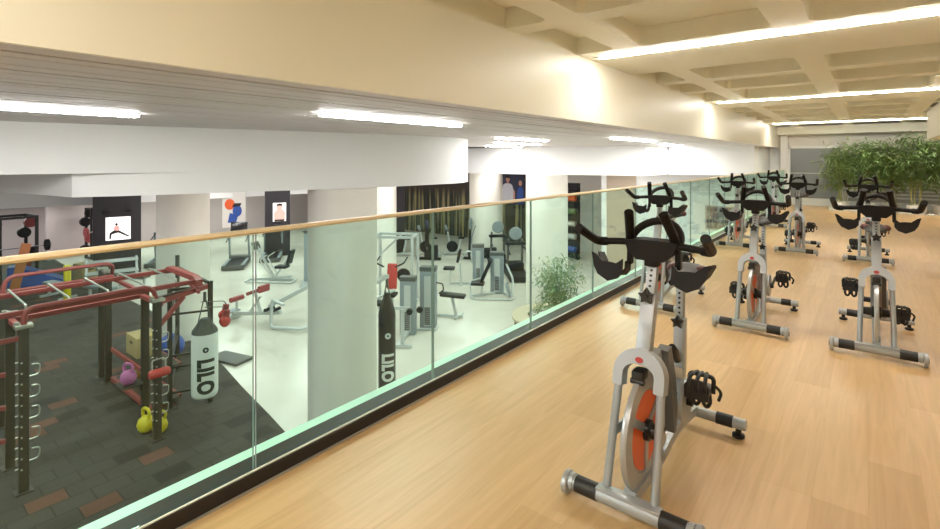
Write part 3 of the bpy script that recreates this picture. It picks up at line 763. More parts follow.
# a small shelf on the post holding the pink bell and a red box
sh = MB(); sh.box((rb+.0-rx, 3.18-2.4, .72), (.36, .34, .03)); sh.box((rb-rx, 3.36-2.4, .64), (.05, .03, .16)); sh.build('kettlebell_shelf', 'post', rig)
kettlebell(rb, 3.16, FL+.736, .13, 'pink', 'pink and purple kettlebell above the yellow ones', .5)
t = thing('weight_bag', 'red strapped training bag on the rig post', 'training bag', (rx-.02, 3.30, FL+1.13))
MB().lathe([(.05, -.16), (.075, -.13), (.075, .13), (.05, .16)], (.12, 0, .02), 'y', 16).build('bag_body', 'brightred', t)
MB().tube(fillet([(.10, -.10, .08), (.08, -.1, .24), (.08, .1, .24), (.10, .10, .08)], .05), .012, 8).build('strap', 'hook', t)
b = thing('medicine_ball', 'ochre leather ball on the lower shelf of the rig', 'ball', (-11.8, 3.82, FL+.14)); MB().ball((0, 0, .17), .15, (1, 1, 1), 20).build('ball_cover', 'ochre', b, 80)
sh = MB(); sh.box((-11.4-rx, 3.82-2.4, .125), (2.0, .52, .02)); sh.box((-11.4-rx, 3.82-2.4, .765), (2.0, .52, .02)); sh.build('shelf_board', 'post', rig)
tag(MB().ball((-12.9, 4.85, FL+.30), .285, (1, 1, 1), 24).build('exercise_ball', 'blue', None, 80), 'blue exercise ball on the floor behind the rig', 'ball')
t = thing('plyo_box', 'tan wooden plyometric box on the upper rig shelf', 'box', (-11.55, 3.82, FL+.778))
MB().box((0, 0, .2), (.6, .42, .4), None, .01).build('box_body', 'tan', t); MB().box((0, -.212, .27), (.14, .004, .04)).build('hand_hole', 'dark', t)
tag(MB().box((-11.75, 5.70, FL+.035), (.95, .5, .06), Matrix.Rotation(.25, 3, 'Z'), .02).build('exercise_mat', 'deckgrey', None), 'grey exercise mat lying on the white floor right of the white bag', 'mat')

# ------------------------------------------------------------------ gym machines
def treadmill(x, y, rz, lab, grp='treadmills in the hall'):
    t = thing('treadmill', lab, 'treadmill', (x, y, FL+.001), rz, grp)
    d = MB(); d.box((0, 0, .11), (.80, 1.85, .16), None, .02); d.box((0, .78, .22), (.78, .42, .16), None, .04); d = d.build('deck', 'deckgrey', t); t.scale = (1.1, 1.1, 1.1)
    MB().box((0, -.12, .195), (.52, 1.5, .012)).build('running_belt', 'pad', d)
    for s in (-1, 1):
        MB().box((s*.34, -.12, .198), (.1, 1.5, .02), None, .004).build('side_rail', 'machd', d)
        MB().bar((s*.37, .72, .2), (s*.36, .50, 1.25), .07, .09, .01).build('upright', 'machd', t)
        MB().tube(fillet([(s*.36, .50, 1.15), (s*.36, .1, 1.05), (s*.36, -.12, 1.0)], .08), .022, 8).build('handrail', 'black', t)
    c = MB(); c.box((0, .52, 1.20), (.78, .16, .08), None, .02); c.build('console', 'deckgrey', t)
    MB().box((0, .60, 1.50), (.64, .05, .42), Matrix.Rotation(-.3, 3, 'X'), .012).build('screen', 'screen', t)
    return t
treadmill(-21.9, 10.9, .95, 'grey treadmill fully seen left of the double glass joint')
treadmill(-22.9, 9.4, .95, 'treadmill half hidden behind the pale column')
treadmill(-22.2, 12.75, .95, 'treadmill farthest right in the row by the dark poster box')
treadmill(-25.0, 9.0, 1.0, 'treadmill with a raised console seen between dark box and column')

def tower(t, x, y, w, h, d=.24, m_='machd'):
    """weight stack in a shroud, added to machine t"""
    s = MB(); s.box((x, y, h/2), (w, d, h), None, .02); s = s.build('weight_tower', m_, t)
    MB().box((x, y-d/2-.004, h*.46), (w*.42, .012, h*.8)).build('stack_window', 'mach', s)
    MB().box((x, y, h-.05), (w*1.04, d*1.06, .12), None, .01).build('tower_cap', 'deckgrey', s)
    p = MB()
    for k in range(9): p.box((x, y-d/2-.012, .16+k*.055), (w*.36, .02, .045))
    p.build('weight_plate', 'grey', s)

# cable column by the poster box
t = thing('cable_column', 'tall pale blue cable column right of the dark poster box', 'cable machine', (-16.75, 11.2, FL+.001), .9)
tower(t, 0, 0, .45, 2.0)
m = MB(); m.box((0, -.35, .04), (.6, .9, .07), None, .01); m.bar((.0, 0, 2.0), (0, -.5, 2.12), .07); m.build('base', 'mach', t)
MB().tube([(-.25, -.5, 2.02), (.25, -.5, 2.02)], .018, 8).build('pull_bar', 'black', t)
# recumbent machine in front of it
t = thing('recumbent_stepper', 'silver recumbent machine with a slanting mast before the dark poster box', 'exercise machine', (-18.0, 10.3, FL+.001), .6)
m = MB(); m.tube(fillet([(-.9, -.25, .05), (-.9, .25, .05), (.9, .25, .05), (.9, -.25, .05), (-.9, -.25, .05)], .1), .035, 8); m.bar((-.8, 0, .08), (.8, 0, .22), .1, .08); m.bar((.1, 0, .2), (-.55, 0, 1.35), .07, .07); m.bar((.2, 0, .25), (.75, 0, 1.0), .06); m.build('frame', 'mach', t)
MB().box((-.6, 0, 1.4), (.1, .4, .3), Matrix.Rotation(-.4, 3, 'Y'), .02).build('console', 'deckgrey', t)
MB().box((.45, 0, .6), (.45, .42, .1), None, .03).build('seat', 'pad', t); MB().box((.78, 0, .98), (.1, .42, .55), Matrix.Rotation(.25, 3, 'Y'), .03).build('backrest', 'pad', t)
m = MB()
for s in (-1, 1): m.tube(fillet([(.1, s*.25, .3), (-.3, s*.3, .9), (.0, s*.32, 1.1)], .1), .022, 8)
m.build('arm_lever', 'mach', t)
# plate loaded incline machine with red pads
t = thing('incline_press', 'pale plate loaded incline machine with dark red pads beside the column', 'exercise machine', (-13.4, 7.6, FL+.001), 0)
ux = Vector((.955, .297, 0)); vx = Vector((-.297, .955, 0))
def I(a, b, z): return ux*a+vx*b+Vector((0, 0, z))
m = MB(); m.bar(I(-1.35, 0, .16), I(.3, .15, .34), .11, .11, .01); m.bar(I(-1.35, -.3, .06), I(-1.35, .3, .06), .1, .09, .01)
m.bar(I(-.35, .05, .28), I(-.55, .05, .85), .07); m.bar(I(-.8, .05, .2), I(-.35, .05, .75), .05); m.build('base_frame', 'mach', t)
m = MB()
for s in (-.22, .22): m.bar(I(-.15, .35+s, .45), I(1.9, 2.2+s, 1.75), .08, .08, .01)
m.build('slide_rail', 'mach', t)
MB().tube(fillet([I(.75, -.25, .70), I(.25, -.15, .78), I(.35, -.3, .05), I(1.35, -.3, .12), I(1.5, .3, .1)], .12), .045, 10).build('stand_frame', 'mach', t)
MB().box(I(-.5, .05, .9), (.55, .3, .1), Matrix.Rotation(.3, 3, 'Z') @ Matrix.Rotation(-.35, 3, 'Y'), .03).build('back_pad', 'redpad', t)
MB().box(I(-.28, .1, .98), (.1, .4, .2), Matrix.Rotation(.3, 3, 'Z'), .03).build('shoulder_pad', 'redpad', t)
m = MB(); m.tube([I(-1.2, -.22, .62), I(-1.2, .22, .62)], .075, 14); m.build('leg_roller', 'redpad', t)
MB().bar(I(-1.2, 0, .15), I(-1.2, 0, .62), .05).build('roller_post', 'mach', t)
MB().box(I(-1.45, 0, .22), (.3, .5, .05), Matrix.Rotation(.3, 3, 'Z'), .02).build('foot_plate', 'machd', t)
m = MB()
for d in (-.1, .12): m.tube([I(.05+d, -.1, .42), I(.05+d, .25, .42)], .05, 12)
m.build('weight_peg', 'pad', t)

# cable frame with the red back pad
t = thing('cable_frame', 'tall pale cable frame with a red back pad right of the column', 'cable machine', (-12.0, 11.3, FL+.001), .55)
m = MB()
for x, y in ((-.75, -.3), (.55, -.3), (-.75, .5), (.55, .5)): m.bar((x, y, 0), (x, y, 2.25), .08, .08, .008)
for y in (-.3, .5): m.bar((-.75, y, 2.22), (.55, y, 2.22), .08)
for x in (-.75, .55): m.bar((x, -.3, 2.22), (x, .5, 2.22), .08); m.bar((x, -.3, .05), (x, .5, .05), .08)
m.bar((-.75, .5, 1.5), (.0, .5, 2.2), .06); m.build('frame', 'mach', t)
MB().box((-.05, -.5, 1.02), (.32, .12, .8), Matrix.Rotation(-.1, 3, 'X'), .05).build('back_pad', 'brightred', t)
MB().box((-.05, -.72, .5), (.4, .42, .1), None, .04).build('seat', 'pad', t)
MB().bar((-.05, -.5, .02), (-.05, -.45, .75), .08).build('seat_post', 'mach', t)
m = MB(); m.lathe([(.02, -.03), (.2, -.03), (.22, 0), (.2, .03), (.02, .03)], (.3, -.42, 1.05), 'y', 20); m.build('weight_disc', 'pad', t)
m = MB(); m.tube(fillet([(-.5, -.35, 1.6), (-.5, -.8, 1.5), (-.2, -.9, 1.4)], .1), .025, 8); m.tube(fillet([(.4, -.35, 1.6), (.4, -.8, 1.5), (.15, -.9, 1.4)], .1), .025, 8); m.build('press_arm', 'black', t)
# two weight stack machines in front
t = thing('leg_curl_machine', 'stack machine with two black rollers just right of the dark bag', 'exercise machine', (-9.55, 9.25, FL+.001), .55)
tower(t, 0, .35, .42, 1.55)
m = MB(); m.bar((-.25, -.7, .05), (.35, -.7, .05), .08); m.bar((0, -.7, .05), (0, .3, .08), .1, .08); m.bar((.1, -.65, .05), (.1, -.65, .95), .08); m.bar((-.55, -.55, .95), (.25, -.62, .98), .07); m.bar((-.3, -.55, .1), (-.3, -.5, .95), .06); m.build('frame', 'mach', t)
for d in (0, .26): MB().lathe([(.01, -.06), (.07, -.06), (.08, -.04), (.08, .04), (.07, .06), (.01, .06)], (.30+d*.9, -.72+d*.4, .93+d*.1), 'y', 14).build('roller', 'pad', t)
MB().box((-.55, -.5, 1.05), (.4, .3, .09), Matrix.Rotation(.2, 3, 'Y'), .03).build('seat', 'pad', t)
MB().bar((-.75, -.6, 1.1), (-.2, -.3, 1.35), .06).build('lever', 'mach', t)
t = thing('lat_machine', 'taller grey stack machine beside the small bench', 'exercise machine', (-9.62, 10.22, FL+.001), .55)
tower(t, 0, 0, .44, 1.72, .3)
m = MB(); m.box((.0, -.05, .03), (.52, .42, .05), None, .01); m.build('base', 'mach', t)
MB().tube(fillet([(.24, -.1, 1.3), (.42, -.1, 1.28), (.45, -.12, 1.1), (.3, -.1, 1.0), (.55, -.1, 1.0)], .05), .018, 8).build('curl_bar', 'black', t)
t = thing('preacher_bench', 'small bench with black pads on a slanting leg, in the glass joint', 'bench', (-9.75, 11.35, FL+.001), .5)
m = MB(); m.bar((-.55, 0, .05), (.35, 0, .05), .07); m.bar((.15, 0, .05), (.02, 0, .6), .08); m.bar((.15, -.25, .04), (.3, .25, .04), .07); m.bar((-.5, 0, .05), (-.55, 0, .35), .05); m.build('frame', 'mach', t)
MB().box((.05, 0, .66), (.75, .34, .09), Matrix.Rotation(.06, 3, 'Y'), .03).build('seat', 'pad', t)
MB().box((-.62, 0, .48), (.1, .32, .42), Matrix.Rotation(-.35, 3, 'Y'), .03).build('front_pad', 'machd', t)

# seated row and leg press near the far columns
t = thing('seated_row_machine', 'seated machine with black seat left of a grey weight tower', 'exercise machine', (-11.8, 14.76, FL+.001), .6)
tower(t, .35, .1, .42, 1.5, .3)
m = MB(); m.bar((-.75, 0, .05), (.35, 0, .05), .08); m.bar((-.72, 0, .05), (-.7, 0, .55), .06); m.bar((-.3, 0, .05), (-.34, 0, .8), .07); m.bar((-.3, -.28, .03), (-.3, .28, .03), .06); m.tube(fillet([(-.3, .0, .9), (-.1, .0, 1.25), (.1, 0, 1.25), (.1, 0, .8)], .08), .03, 8); m.build('frame', 'mach', t)
MB().box((-.75, 0, .6), (.42, .4, .09), None, .03).build('seat', 'pad', t); MB().box((-.38, 0, 1.08), (.1, .36, .5), Matrix.Rotation(.2, 3, 'Y'), .04).build('chest_pad', 'pad', t)
t = thing('seated_leg_press', 'leg press with sloping black back pad left of the round planter', 'exercise machine', (-10.15, 14.03, FL+.001), .55)
tower(t, .12, .38, .46, 1.45, .3)
m = MB(); m.tube(fillet([(-.75, -.35, .05), (-.6, -.6, .05), (.65, -.6, .05), (.75, -.35, .05)], .1), .035, 8); m.bar((-.7, -.3, .05), (.1, .3, .05), .07); m.bar((.7, -.35, .05), (.3, .35, .05), .07)
m.tube(fillet([(.65, -.5, .05), (.7, -.2, .65), (.45, .25, 1.05)], .15), .035, 8); m.tube(fillet([(-.75, -.3, .05), (-.8, -.1, .5), (-.45, .0, .6)], .1), .03, 8); m.bar((-.4, -.3, .08), (-.35, -.2, .45), .06); m.build('frame', 'mach', t)
MB().box((-.5, -.25, .48), (.45, .38, .09), None, .03).build('seat', 'pad', t); MB().box((-.22, -.12, .9), (.12, .36, .85), Matrix.Rotation(.42, 3, 'Y'), .04).build('back_pad', 'pad', t)
MB().box((.55, -.5, .35), (.08, .4, .4), Matrix.Rotation(-.3, 3, 'Y'), .01).build('foot_plate', 'machd', t)

def climber(x, y, rz, lab):
    t = thing('stair_climber', lab, 'exercise machine', (x, y, FL+.001), rz, 'climbers below the poster')
    d = MB(); d.box((0, 0, .14), (.8, 1.7, .22), None, .04); d.box((0, .45, .38), (.66, .6, .36), None, .06); d.build('base', 'pad', t)
    for s in (-1, 1):
        MB().bar((s*.3, .5, .4), (s*.28, .35, 1.5), .08, .1, .01).build('upright', 'deckgrey', t)
        MB().tube(fillet([(s*.3, .4, 1.2), (s*.36, -.1, 1.15), (s*.36, -.55, 1.05)], .1), .035, 8).build('handrail', 'pad', t)
    MB().box((0, .36, 1.32), (.8, .2, .12), None, .03).build('console', 'pad', t)
    MB().lathe([(.02, -.03), (.24, -.03), (.27, 0), (.24, .03), (.02, .03)], (0, .32, 1.72), 'y', 20).build('display', 'machd', t)
climber(-12.65, 17.93, .75, 'black climber left of the pair beneath the poster')
climber(-10.95, 16.75, .75, 'black climber right of the pair, beside the lit column')

def upright_bike(x, y, rz, lab, h=1.2):
    t = thing('upright_bike', lab, 'exercise bike', (x, y, FL+.001), rz, 'row of bikes before the mural')
    m = MB(); m.bar((-.55, -.25, .05), (-.55, .25, .05), .07); m.bar((.55, -.25, .05), (.55, .25, .05), .07); m.bar((-.55, 0, .08), (.55, 0, .14), .09); m.bar((.1, 0, .15), (.25, 0, .8), .08); m.bar((-.25, 0, .15), (-.45, 0, h), .07); m.build('frame', 'mach', t)
    MB().lathe([(.02, -.06), (.26, -.06), (.29, 0), (.26, .06), (.02, .06)], (-.2, 0, .40), 'y', 22).build('flywheel_cover', 'pad', t)
    MB().box((.27, 0, .84), (.3, .2, .09), None, .03).build('saddle', 'pad', t)
    MB().tube(fillet([(-.2, -.24, h-.02), (-.42, -.24, h), (-.5, 0, h), (-.42, .24, h), (-.2, .24, h-.02)], .08), .024, 8).build('handlebar', 'pad', t)
    MB().box((-.52, 0, h+.14), (.06, .3, .24), Matrix.Rotation(-.35, 3, 'Y'), .02).build('console', 'machd', t)
    m = MB()
    for s in (-1, 1): m.bar((-.05, s*.12, .36), (-.05+s*.16, s*.14, .32+s*.05), .03); m.box((-.05+s*.16, s*.2, .32+s*.05), (.12, .1, .03))
    m.build('pedal_crank', 'pad', t)
upright_bike(-17.9, 17.1, .5, 'silver exercise bike leftmost in the row before the striped mural')
upright_bike(-17.0, 18.1, .5, 'second exercise bike in the row before the striped mural')
upright_bike(-16.0, 19.0, .5, 'third exercise bike in the row, right of the glass joint')
upright_bike(-15.1, 20.1, .5, 'fourth exercise bike in the row, nearest the greenish column')
t = thing('elliptical_trainer', 'dark elliptical trainer with a round silver display before the mural', 'exercise machine', (-14.3, 18.7, FL+.001), .5)
m = MB(); m.bar((-.8, 0, .07), (.8, 0, .07), .14, .1); m.bar((-.5, 0, .1), (-.45, 0, 1.5), .1, .1); m.box((.5, 0, .35), (.6, .35, .5), None, .08); m.build('frame', 'pad', t)
for s in (-1, 1):
    MB().tube(fillet([(-.3, s*.26, .3), (-.35, s*.28, 1.1), (-.15, s*.28, 1.65)], .2), .03, 8).build('arm_lever', 'machd', t)
    MB().box((.0, s*.18, .3), (.7, .16, .06), None, .02).build('foot_pad', 'pad', t)
MB().lathe([(.02, -.03), (.26, -.03), (.3, 0), (.26, .03), (.02, .03)], (-.45, 0, 1.68), 'x', 20).build('display', 'machd', t)
t = thing('elliptical_trainer', 'dark upright trainer standing left of the glass joint before the mural', 'exercise machine', (-16.2, 17.2, FL+.001), .5)
m = MB(); m.bar((-.6, 0, .07), (.6, 0, .07), .14, .1); m.bar((-.1, 0, .1), (-.05, 0, 1.6), .16, .22); m.box((.2, 0, .4), (.5, .35, .6), None, .08); m.build('frame', 'pad', t)
MB().box((-.08, 0, 1.7), (.1, .42, .32), Matrix.Rotation(-.3, 3, 'Y'), .03).build('console', 'printdark', t)
m = MB()
for s in (-1, 1): m.tube(fillet([(0, s*.24, .4), (-.1, s*.26, 1.1), (.1, s*.26, 1.5)], .2), .03, 8)
m.build('arm_lever', 'pad', t)

# round planter bench with a soft green plant, before the far column
px, py = -6.72, 12.12
t = thing('planter_bench', 'round beige planter bench with dark timber sides around the column foot', 'planter', (px, py, FL+.001))
p = MB(); p.lathe([(1.0, .38), (1.14, .38), (1.15, .40), (1.15, .45), (1.13, .47), (.72, .47), (.70, .45), (.70, .38)], (0, 0, 0), 'z', 48); p.build('seat_rim', 'planter', t)
p = MB()
for k in range(44):
    a = 2*PI*k/44; p.box((1.05*math.cos(a), 1.05*math.sin(a), .19), (.05, .11, .38), Matrix.Rotation(a, 3, 'Z'))
p.lathe([(.98, 0), (1.02, 0), (1.02, .375), (.98, .375)], (0, 0, 0), 'z', 40)
p.build('slatted_side', 'brownslat', t)
p = MB(); p.lathe([(.001, .36), (.69, .36), (.69, .40), (.001, .42)], (0, 0, 0), 'z', 32); p.build('soil', 'brownslat', t)
def shrub(x, y, z, seed, h, wd, lab):
    rnd = random.Random(seed)
    t = thing('leafy_shrub', lab, 'plant', (x, y, z), 0)
    lf = MB()
    for k in range(13):
        a = rnd.uniform(0, 2*PI); b = Vector((.12*math.cos(a), .12*math.sin(a), 0)); top = b+Vector((rnd.gauss(0, wd*.4), rnd.gauss(0, wd*.4), h*rnd.uniform(.6, 1)))
        MB().tube([b, b.lerp(top, .5)+Vector((0, 0, .06)), top], [.014, .01, .005], 6).build('stem', 'culm', t)
        for j in range(8):
            q = b.lerp(top, .25+.75*j/7); leaves(lf, rnd, q+Vector((rnd.gauss(0, .12), rnd.gauss(0, .12), 0)), 16, (.13, .13, .10), .18)
    lf.build('foliage', 'leafp', t, 0)
shrub(px+.12, py+.12, FL+.40, 5, 1.62, .62, 'soft green leafy shrub in the round planter bench')
st = MB(); rnd = random.Random(19)
for _ in range(170):
    a = rnd.uniform(0, 2*PI); r = .66*math.sqrt(rnd.random()); st.ball((px+r*math.cos(a), py+r*math.sin(a), FL+.445), rnd.uniform(.025, .05), (1, 1, .7), 6)
tag(st.build('planter_pebbles', 'pebble', None, 0), 'white pebbles around the shrub in the round planter', 'pebbles', None, 'stuff')

# ------------------------------------------------------------------ dark boxes with pictures, mural, posters
def flat(mb, poly, o, u, th_=.003): mb.prism(poly, (o, u, (0, 0, 1)), th_); return mb
def ell(cx_, cy_, rx_, ry_, n=18): return [(cx_+rx_*math.cos(2*PI*k/n), cy_+ry_*math.sin(2*PI*k/n)) for k in range(n)]
def kiosk(x, y, s, rz, lab):
    t = thing('display_pillar', lab, 'display pillar', (x, y, FL+.001), rz)
    m = MB(); m.box((0, 0, 2.12), (s, s, 4.24), None, .01); m.build('pillar_body', 'dark', t)
    return t
# local +x face looks at the camera
k1 = kiosk(-24.9, 7.25, 1.62, math.radians(-14), 'dark square pillar with the lit yoga picture at the left')
u = (0, 1, 0); hx = .815
pn = MB(); flat(pn, [(-.40, 1.42), (.44, 1.42), (.44, 2.36), (-.40, 2.36)], (hx, 0, 0), u, .012); pn = pn.build('lit_picture', 'litwhite', k1, 0)
X_ = hx+.0125
g = MB(); flat(g, [(-.28, 1.48), (-.22, 1.48), (-.20, 1.66), (.02, 1.72), (.36, 1.52), (.40, 1.56), (.06, 1.80), (-.12, 1.82), (-.27, 1.72)], (X_, 0, 0), u); flat(g, ell(-.04, 2.06, .045, .055), (X_, 0, 0), u); g.build('figure_legs', 'hair', pn, 0)
g = MB(); flat(g, [(-.12, 1.80), (.06, 1.78), (.06, 1.90), (.03, 2.0), (-.06, 2.01), (-.13, 1.92)], (X_, 0, 0), u); g.build('figure_top', 'litpink', pn, 0)
sp = MB()
for y in (-.42, .35): sp.lathe([(.01, -.1), (.07, -.1), (.07, .1), (.01, .1)], (hx+.18, y, 2.62), 'y', 12); sp.bar((hx, y, 2.62), (hx+.15, y, 2.62), .03)
sp.build('spotlight', 'pad', k1)
k2 = kiosk(-23.1, 13.55, 1.14, math.radians(-28), 'dark square pillar with the lit portrait behind the glass joint')
hx = .575
pn = MB(); flat(pn, [(-.22, 1.70), (.38, 1.70), (.38, 2.60), (-.22, 2.60)], (hx, 0, 0), u, .012); pn = pn.build('lit_picture', 'litwhite', k2, 0)
X_ = hx+.0125
g = MB(); flat(g, [(-.16, 1.72), (.33, 1.72), (.36, 2.12), (.26, 2.26), (-.08, 2.26), (-.19, 2.1)], (X_, 0, 0), u); flat(g, ell(.08, 2.38, .15, .18), (X_+.001, 0, 0), u); g.build('portrait', 'skinlit', pn, 0)
g = MB(); flat(g, [(-.07, 2.46), (.23, 2.46), (.21, 2.55), (.08, 2.58), (-.06, 2.54)], (X_+.005, 0, 0), u); flat(g, [(-.15, 1.705), (.30, 1.705), (.30, 1.79), (-.15, 1.79)], (X_+.005, 0, 0), u); g.build('portrait_hair', 'hair', pn, 0)
k3 = kiosk(-19.2, 17.85, 1.0, math.radians(-42), 'dark square pillar right of the pale column, picture half hidden')
hx = .505
pn = MB(); flat(pn, [(-.62+.14, 2.45), (-.2, 2.45), (-.2, 3.2), (-.48, 3.2)], (hx, 0, 0), u, .012); pn = pn.build('lit_picture', 'litwhite', k3, 0)
g = MB(); flat(g, [(-.36, 2.48), (-.26, 2.48), (-.26, 2.68), (-.31, 2.72), (-.36, 2.68)], (hx+.0125, 0, 0), u); flat(g, ell(-.31, 2.85, .04, .06), (hx+.0125, 0, 0), u); g.build('portrait', 'hair', pn, 0)

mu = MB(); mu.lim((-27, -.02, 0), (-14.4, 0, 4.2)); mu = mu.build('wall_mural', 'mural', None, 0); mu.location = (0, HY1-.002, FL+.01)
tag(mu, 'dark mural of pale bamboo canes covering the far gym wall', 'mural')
# poster with a man in a white shirt
t = thing('wall_poster', 'dark poster of two people, the nearer in a white shirt', 'poster', (-15.75, HY1-.05, -.95))
U = (1, 0, 0)
def fl(name, m_, polys, d, par):
    g = MB()
    for p in polys: g.prism([(a, b) for a, b in p], ((0, -d, 0), U, (0, 0, 1)), -.004)
    return g.build(name, m_, par, 0)
pp = MB().lim((-.85, -.02, -.1), (.85, .02, 1.75)).build('poster_sheet', 'printdark', t, 0)
fl('white_shirt', 'tshirt', [[(-.62, -.05), (.12, -.05), (.14, .75), (.06, .98), (-.1, 1.08), (-.4, 1.08), (-.56, .98), (-.64, .7)]], .021, pp)
fl('face', 'skin', [ell(-.24, 1.32, .13, .18), [(-.3, 1.05), (-.18, 1.05), (-.18, 1.2), (-.3, 1.2)], [(-.76, .1), (-.64, .1), (-.6, .75), (-.66, .8), (-.76, .6)], [(.14, .1), (.25, .1), (.24, .62), (.14, .75)]], .026, pp)
fl('hair', 'hair', [[(-.38, 1.38), (-.1, 1.38), (-.1, 1.5), (-.24, 1.56), (-.37, 1.5)]], .031, pp)
fl('second_person', 'blue', [[(.4, -.05), (.8, -.05), (.8, .7), (.7, .9), (.45, .85), (.38, .5)]], .021, pp)
fl('second_face', 'skin', [ell(.6, 1.1, .11, .16)], .021, pp)
t = thing('wall_picture', 'framed picture of gym equipment low on the white end wall', 'picture', (-4.05, Y1+.17, -.6))
MB().lim((-.52, -.01, -.42), (.45, .035, .38)).build('picture_sheet', 'blotch', t, 0)
m = MB()
for a, b in (((-.56, -.46), (.49, -.41)), ((-.56, .37), (.49, .41)), ((-.56, -.41), (-.51, .37)), ((.44, -.41), (.49, .37))): m.lim((a[0], -.02, a[1]), (b[0], .036, b[1]))
m.build('frame', 'greywall', t)
# framed board with bright equipment between the far columns
t = thing('accessory_rack', 'narrow dark rack with colourful gear between the lit column and wall', 'rack', (-11.05, 21.6, FL+.001), 0)
m = MB()
for x in (-.35, .35): m.bar((x, 0, 0), (x, 0, 3.6), .07)
for z in (.3, .9, 1.5, 2.1, 2.7, 3.3): m.box((0, 0, z), (.7, .4, .04))
m.build('frame', 'pad', t)
MB().box((0, .21, 1.8), (.74, .02, 3.6)).build('back_board', 'dark', t)
for k, (z, c_, lab) in enumerate(((.32, 'blue', 'blue'), (.92, 'mach', 'silver'), (1.52, 'hook', 'pale'), (2.12, 'leafp', 'green'), (2.72, 'orange', 'orange'))):
    q = thing('gym_roller', lab+' foam roller on the narrow rack between column and wall', 'roller', (-11.05, 21.56, FL+z+.011), 0, 'rollers on the narrow rack')
    MB().lathe([(.05, -.26), (.13, -.26), (.14, -.24), (.14, .24), (.13, .26), (.05, .26)], (0, 0, .14), 'x', 16).build('roller_body', c_, q)

# ------------------------------------------------------------------ far left: free weights corner
def power_rack(x, y, rz, lab, w=1.2, d=1.1, h=2.5):
    t = thing('power_rack', lab, 'weight rack', (x, y, FL+.014), rz, 'black racks at the far left')
    for sx in (-1, 1):
        for sy in (-1, 1): MB().bar((sx*w/2, sy*d/2, 0), (sx*w/2, sy*d/2, h), .1, .1, .008).build('upright', 'black', t)
    for sy in (-1, 1):
        MB().bar((-w/2, sy*d/2, h-.05), (w/2, sy*d/2, h-.05), .09).build('cross_bar', 'black', t); MB().bar((-w/2, sy*d/2, .05), (w/2, sy*d/2, .05), .08).build('cross_bar', 'black', t)
    for sx in (-1, 1): MB().bar((sx*w/2, -d/2, h-.05), (sx*w/2, d/2, h-.05), .09).build('cross_bar', 'black', t)
    b = MB(); b.tube([(w/2+.1, -1.0, 1.3), (w/2+.1, 1.0, 1.3)], .02, 8); b.build('barbell', 'chrome', t)
    for k, s in enumerate((-1, 1)):
        MB().lathe([(.03, -.05), (.22, -.05), (.225, 0), (.22, .05), (.03, .05)], (w/2+.1, s*.85, 1.3), 'y', 20).build('weight_plate', ('redpad', 'pad')[k], t)
        for j, zz in enumerate((.45, .95, 1.75, 2.15)):
            MB().lathe([(.03, -.09), (.21, -.09), (.22, 0), (.21, .09), (.03, .09)], (-w/2+.16, s*d/2+(j % 2)*.2-.1, zz), 'x', 20).build('weight_plate', ('pad', 'redpad', 'pad')[(k+j) % 3], t)

power_rack(-26.4, 2.3, .1, 'black power rack at the left edge')
power_rack(-26.3, 4.2, .1, 'black power rack right of the one at the left edge')
power_rack(-29.0, 7.9, .1, 'slim black storage frame by the grey wall', .6, 1.2, 2.4)
t = thing('wedge_mat', 'blue wedge mat behind the orange plank', 'mat', (-24.6, 4.6, FL+.014), 1.3)
MB().prism([(-.8, 0), (.8, 0), (.8, .12), (-.5, .75), (-.8, .75)], ((0, -.35, 0), (1, 0, 0), (0, 0, 1)), -.7).build('wedge', 'blue', t)
t = thing('wood_plank', 'orange brown plank leaning beside the blue mat', 'plank', (-23.6, 3.9, FL+.014), 1.4)
MB().bar((-.12, 0, .02), (.22, -.0, 1.7), .28, .06, .01).build('board', 'plank', t)
t = thing('plyo_box', 'tan wooden box on the mat beside the grey wall', 'box', (-23.9, 5.95, FL+.014), .2)
MB().box((0, 0, .33), (.7, .6, .66), None, .01).build('box_body', 'tan', t); MB().box((.352, 0, .46), (.004, .16, .05)).build('hand_hole', 'dark', t)
def bench(x, y, rz, lab, m_='machd'):
    t = thing('weight_bench', lab, 'bench', (x, y, FL+.014), rz, 'flat benches behind the rig')
    MB().box((0, 0, .46), (1.25, .34, .12), None, .04).build('pad', m_, t)
    f_ = MB(); f_.bar((-.5, -.28, .04), (-.5, .28, .04), .07); f_.bar((.5, -.28, .04), (.5, .28, .04), .07); f_.bar((-.5, 0, .04), (-.5, 0, .4), .07); f_.bar((.5, 0, .04), (.5, 0, .4), .07); f_.bar((-.55, 0, .38), (.55, 0, .38), .07); f_.build('frame', 'mach', t)
bench(-20.0, 5.35, .3, 'flat bench behind the rig, right of the yellow roller')
bench(-21.6, 4.6, .3, 'flat bench behind the rig at the left of the yellow roller')
bench(-19.0, 2.6, .3, 'pale flat bench seen through the left end of the monkey bars', 'offwhite')
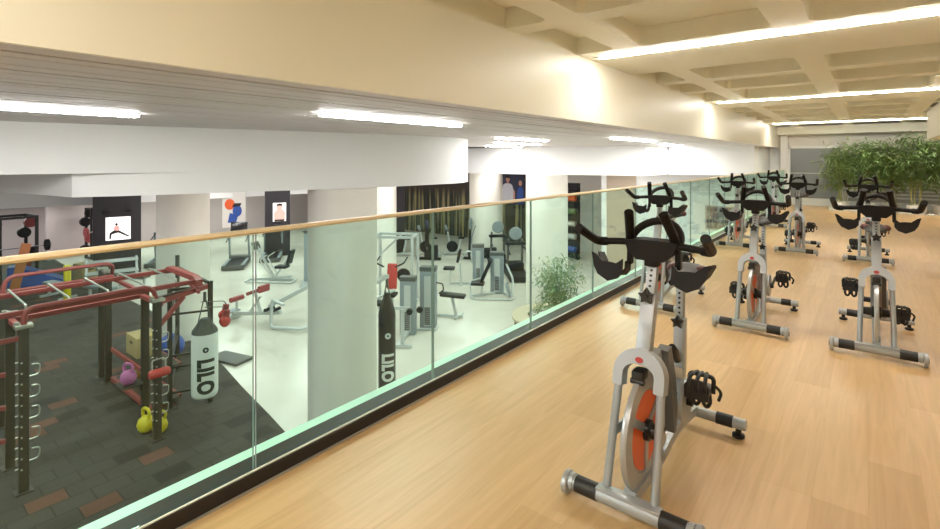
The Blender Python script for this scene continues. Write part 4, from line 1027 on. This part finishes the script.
bench(-21.0, 6.6, .5, 'dark flat bench in front of the dark yoga pillar', 'deckgrey')
tag(MB().lathe([(.04, 0), (.09, 0), (.1, .02), (.1, 1.25), (.09, 1.27), (.04, 1.27)], (-20.3, 4.55, FL+.014), 'z', 16).build('foam_roller', 'yellow', None), 'tall yellow foam roller standing behind the monkey bars', 'foam roller')
t = thing('dumbbell_rack', 'low rack of dark dumbbells below the yoga picture', 'dumbbell rack', (-23.0, 6.55, FL+.014), 1.35)
m = MB()
for s in (-1, 1): m.bar((s*.8, -.2, 0), (s*.8, .15, .85), .07); m.bar((s*.8, .3, 0), (s*.8, .15, .85), .06)
for z, yy in ((.35, -.05), (.75, .1)): m.box((0, yy, z), (1.7, .3, .04), Matrix.Rotation(.2, 3, 'X'))
m.build('frame', 'mach', t)
# pendant sculpture by the treadmills
t = thing('wall_poster', 'bright poster with orange and blue shapes behind the treadmills', 'poster', (-25.79, 12.7, -1.3), math.radians(90-28))
# its local x runs along the wall, local -y faces the hall
pp = MB().lim((-.55, -.0, -.75), (.55, .03, 1.1)).build('poster_sheet', 'offwhite', t, 0)
def flp(name, m_, polys, d, par):
    g = MB()
    for p in polys: g.prism(p, ((0, -d, 0), (1, 0, 0), (0, 0, 1)), .004)
    return g.build(name, m_, par, 0)
flp('orange_shape', 'orange', [ell(-.2, .45, .24, .28)], .005, pp)
flp('blue_shape', 'blue', [ell(.15, .1, .22, .3), [(-.3, -.5), (.1, -.5), (.2, -.1), (-.2, 0)]], .010, pp)
flp('dark_shape', 'hair', [[(-.1, .3), (.3, .35), (.35, .5), (0, .5)]], .015, pp)

# ------------------------------------------------------------------ world and view
wd = bpy.data.worlds.new('world'); SC.world = wd; wd.use_nodes = True
wd.node_tree.nodes['Background'].inputs[0].default_value = (1, .96, .9, 1); wd.node_tree.nodes['Background'].inputs[1].default_value = .3
vs = SC.view_settings; vs.view_transform = 'Standard'; vs.look = 'None'; vs.gamma = 1; vs.use_curve_mapping = False; vs.exposure = 0.2
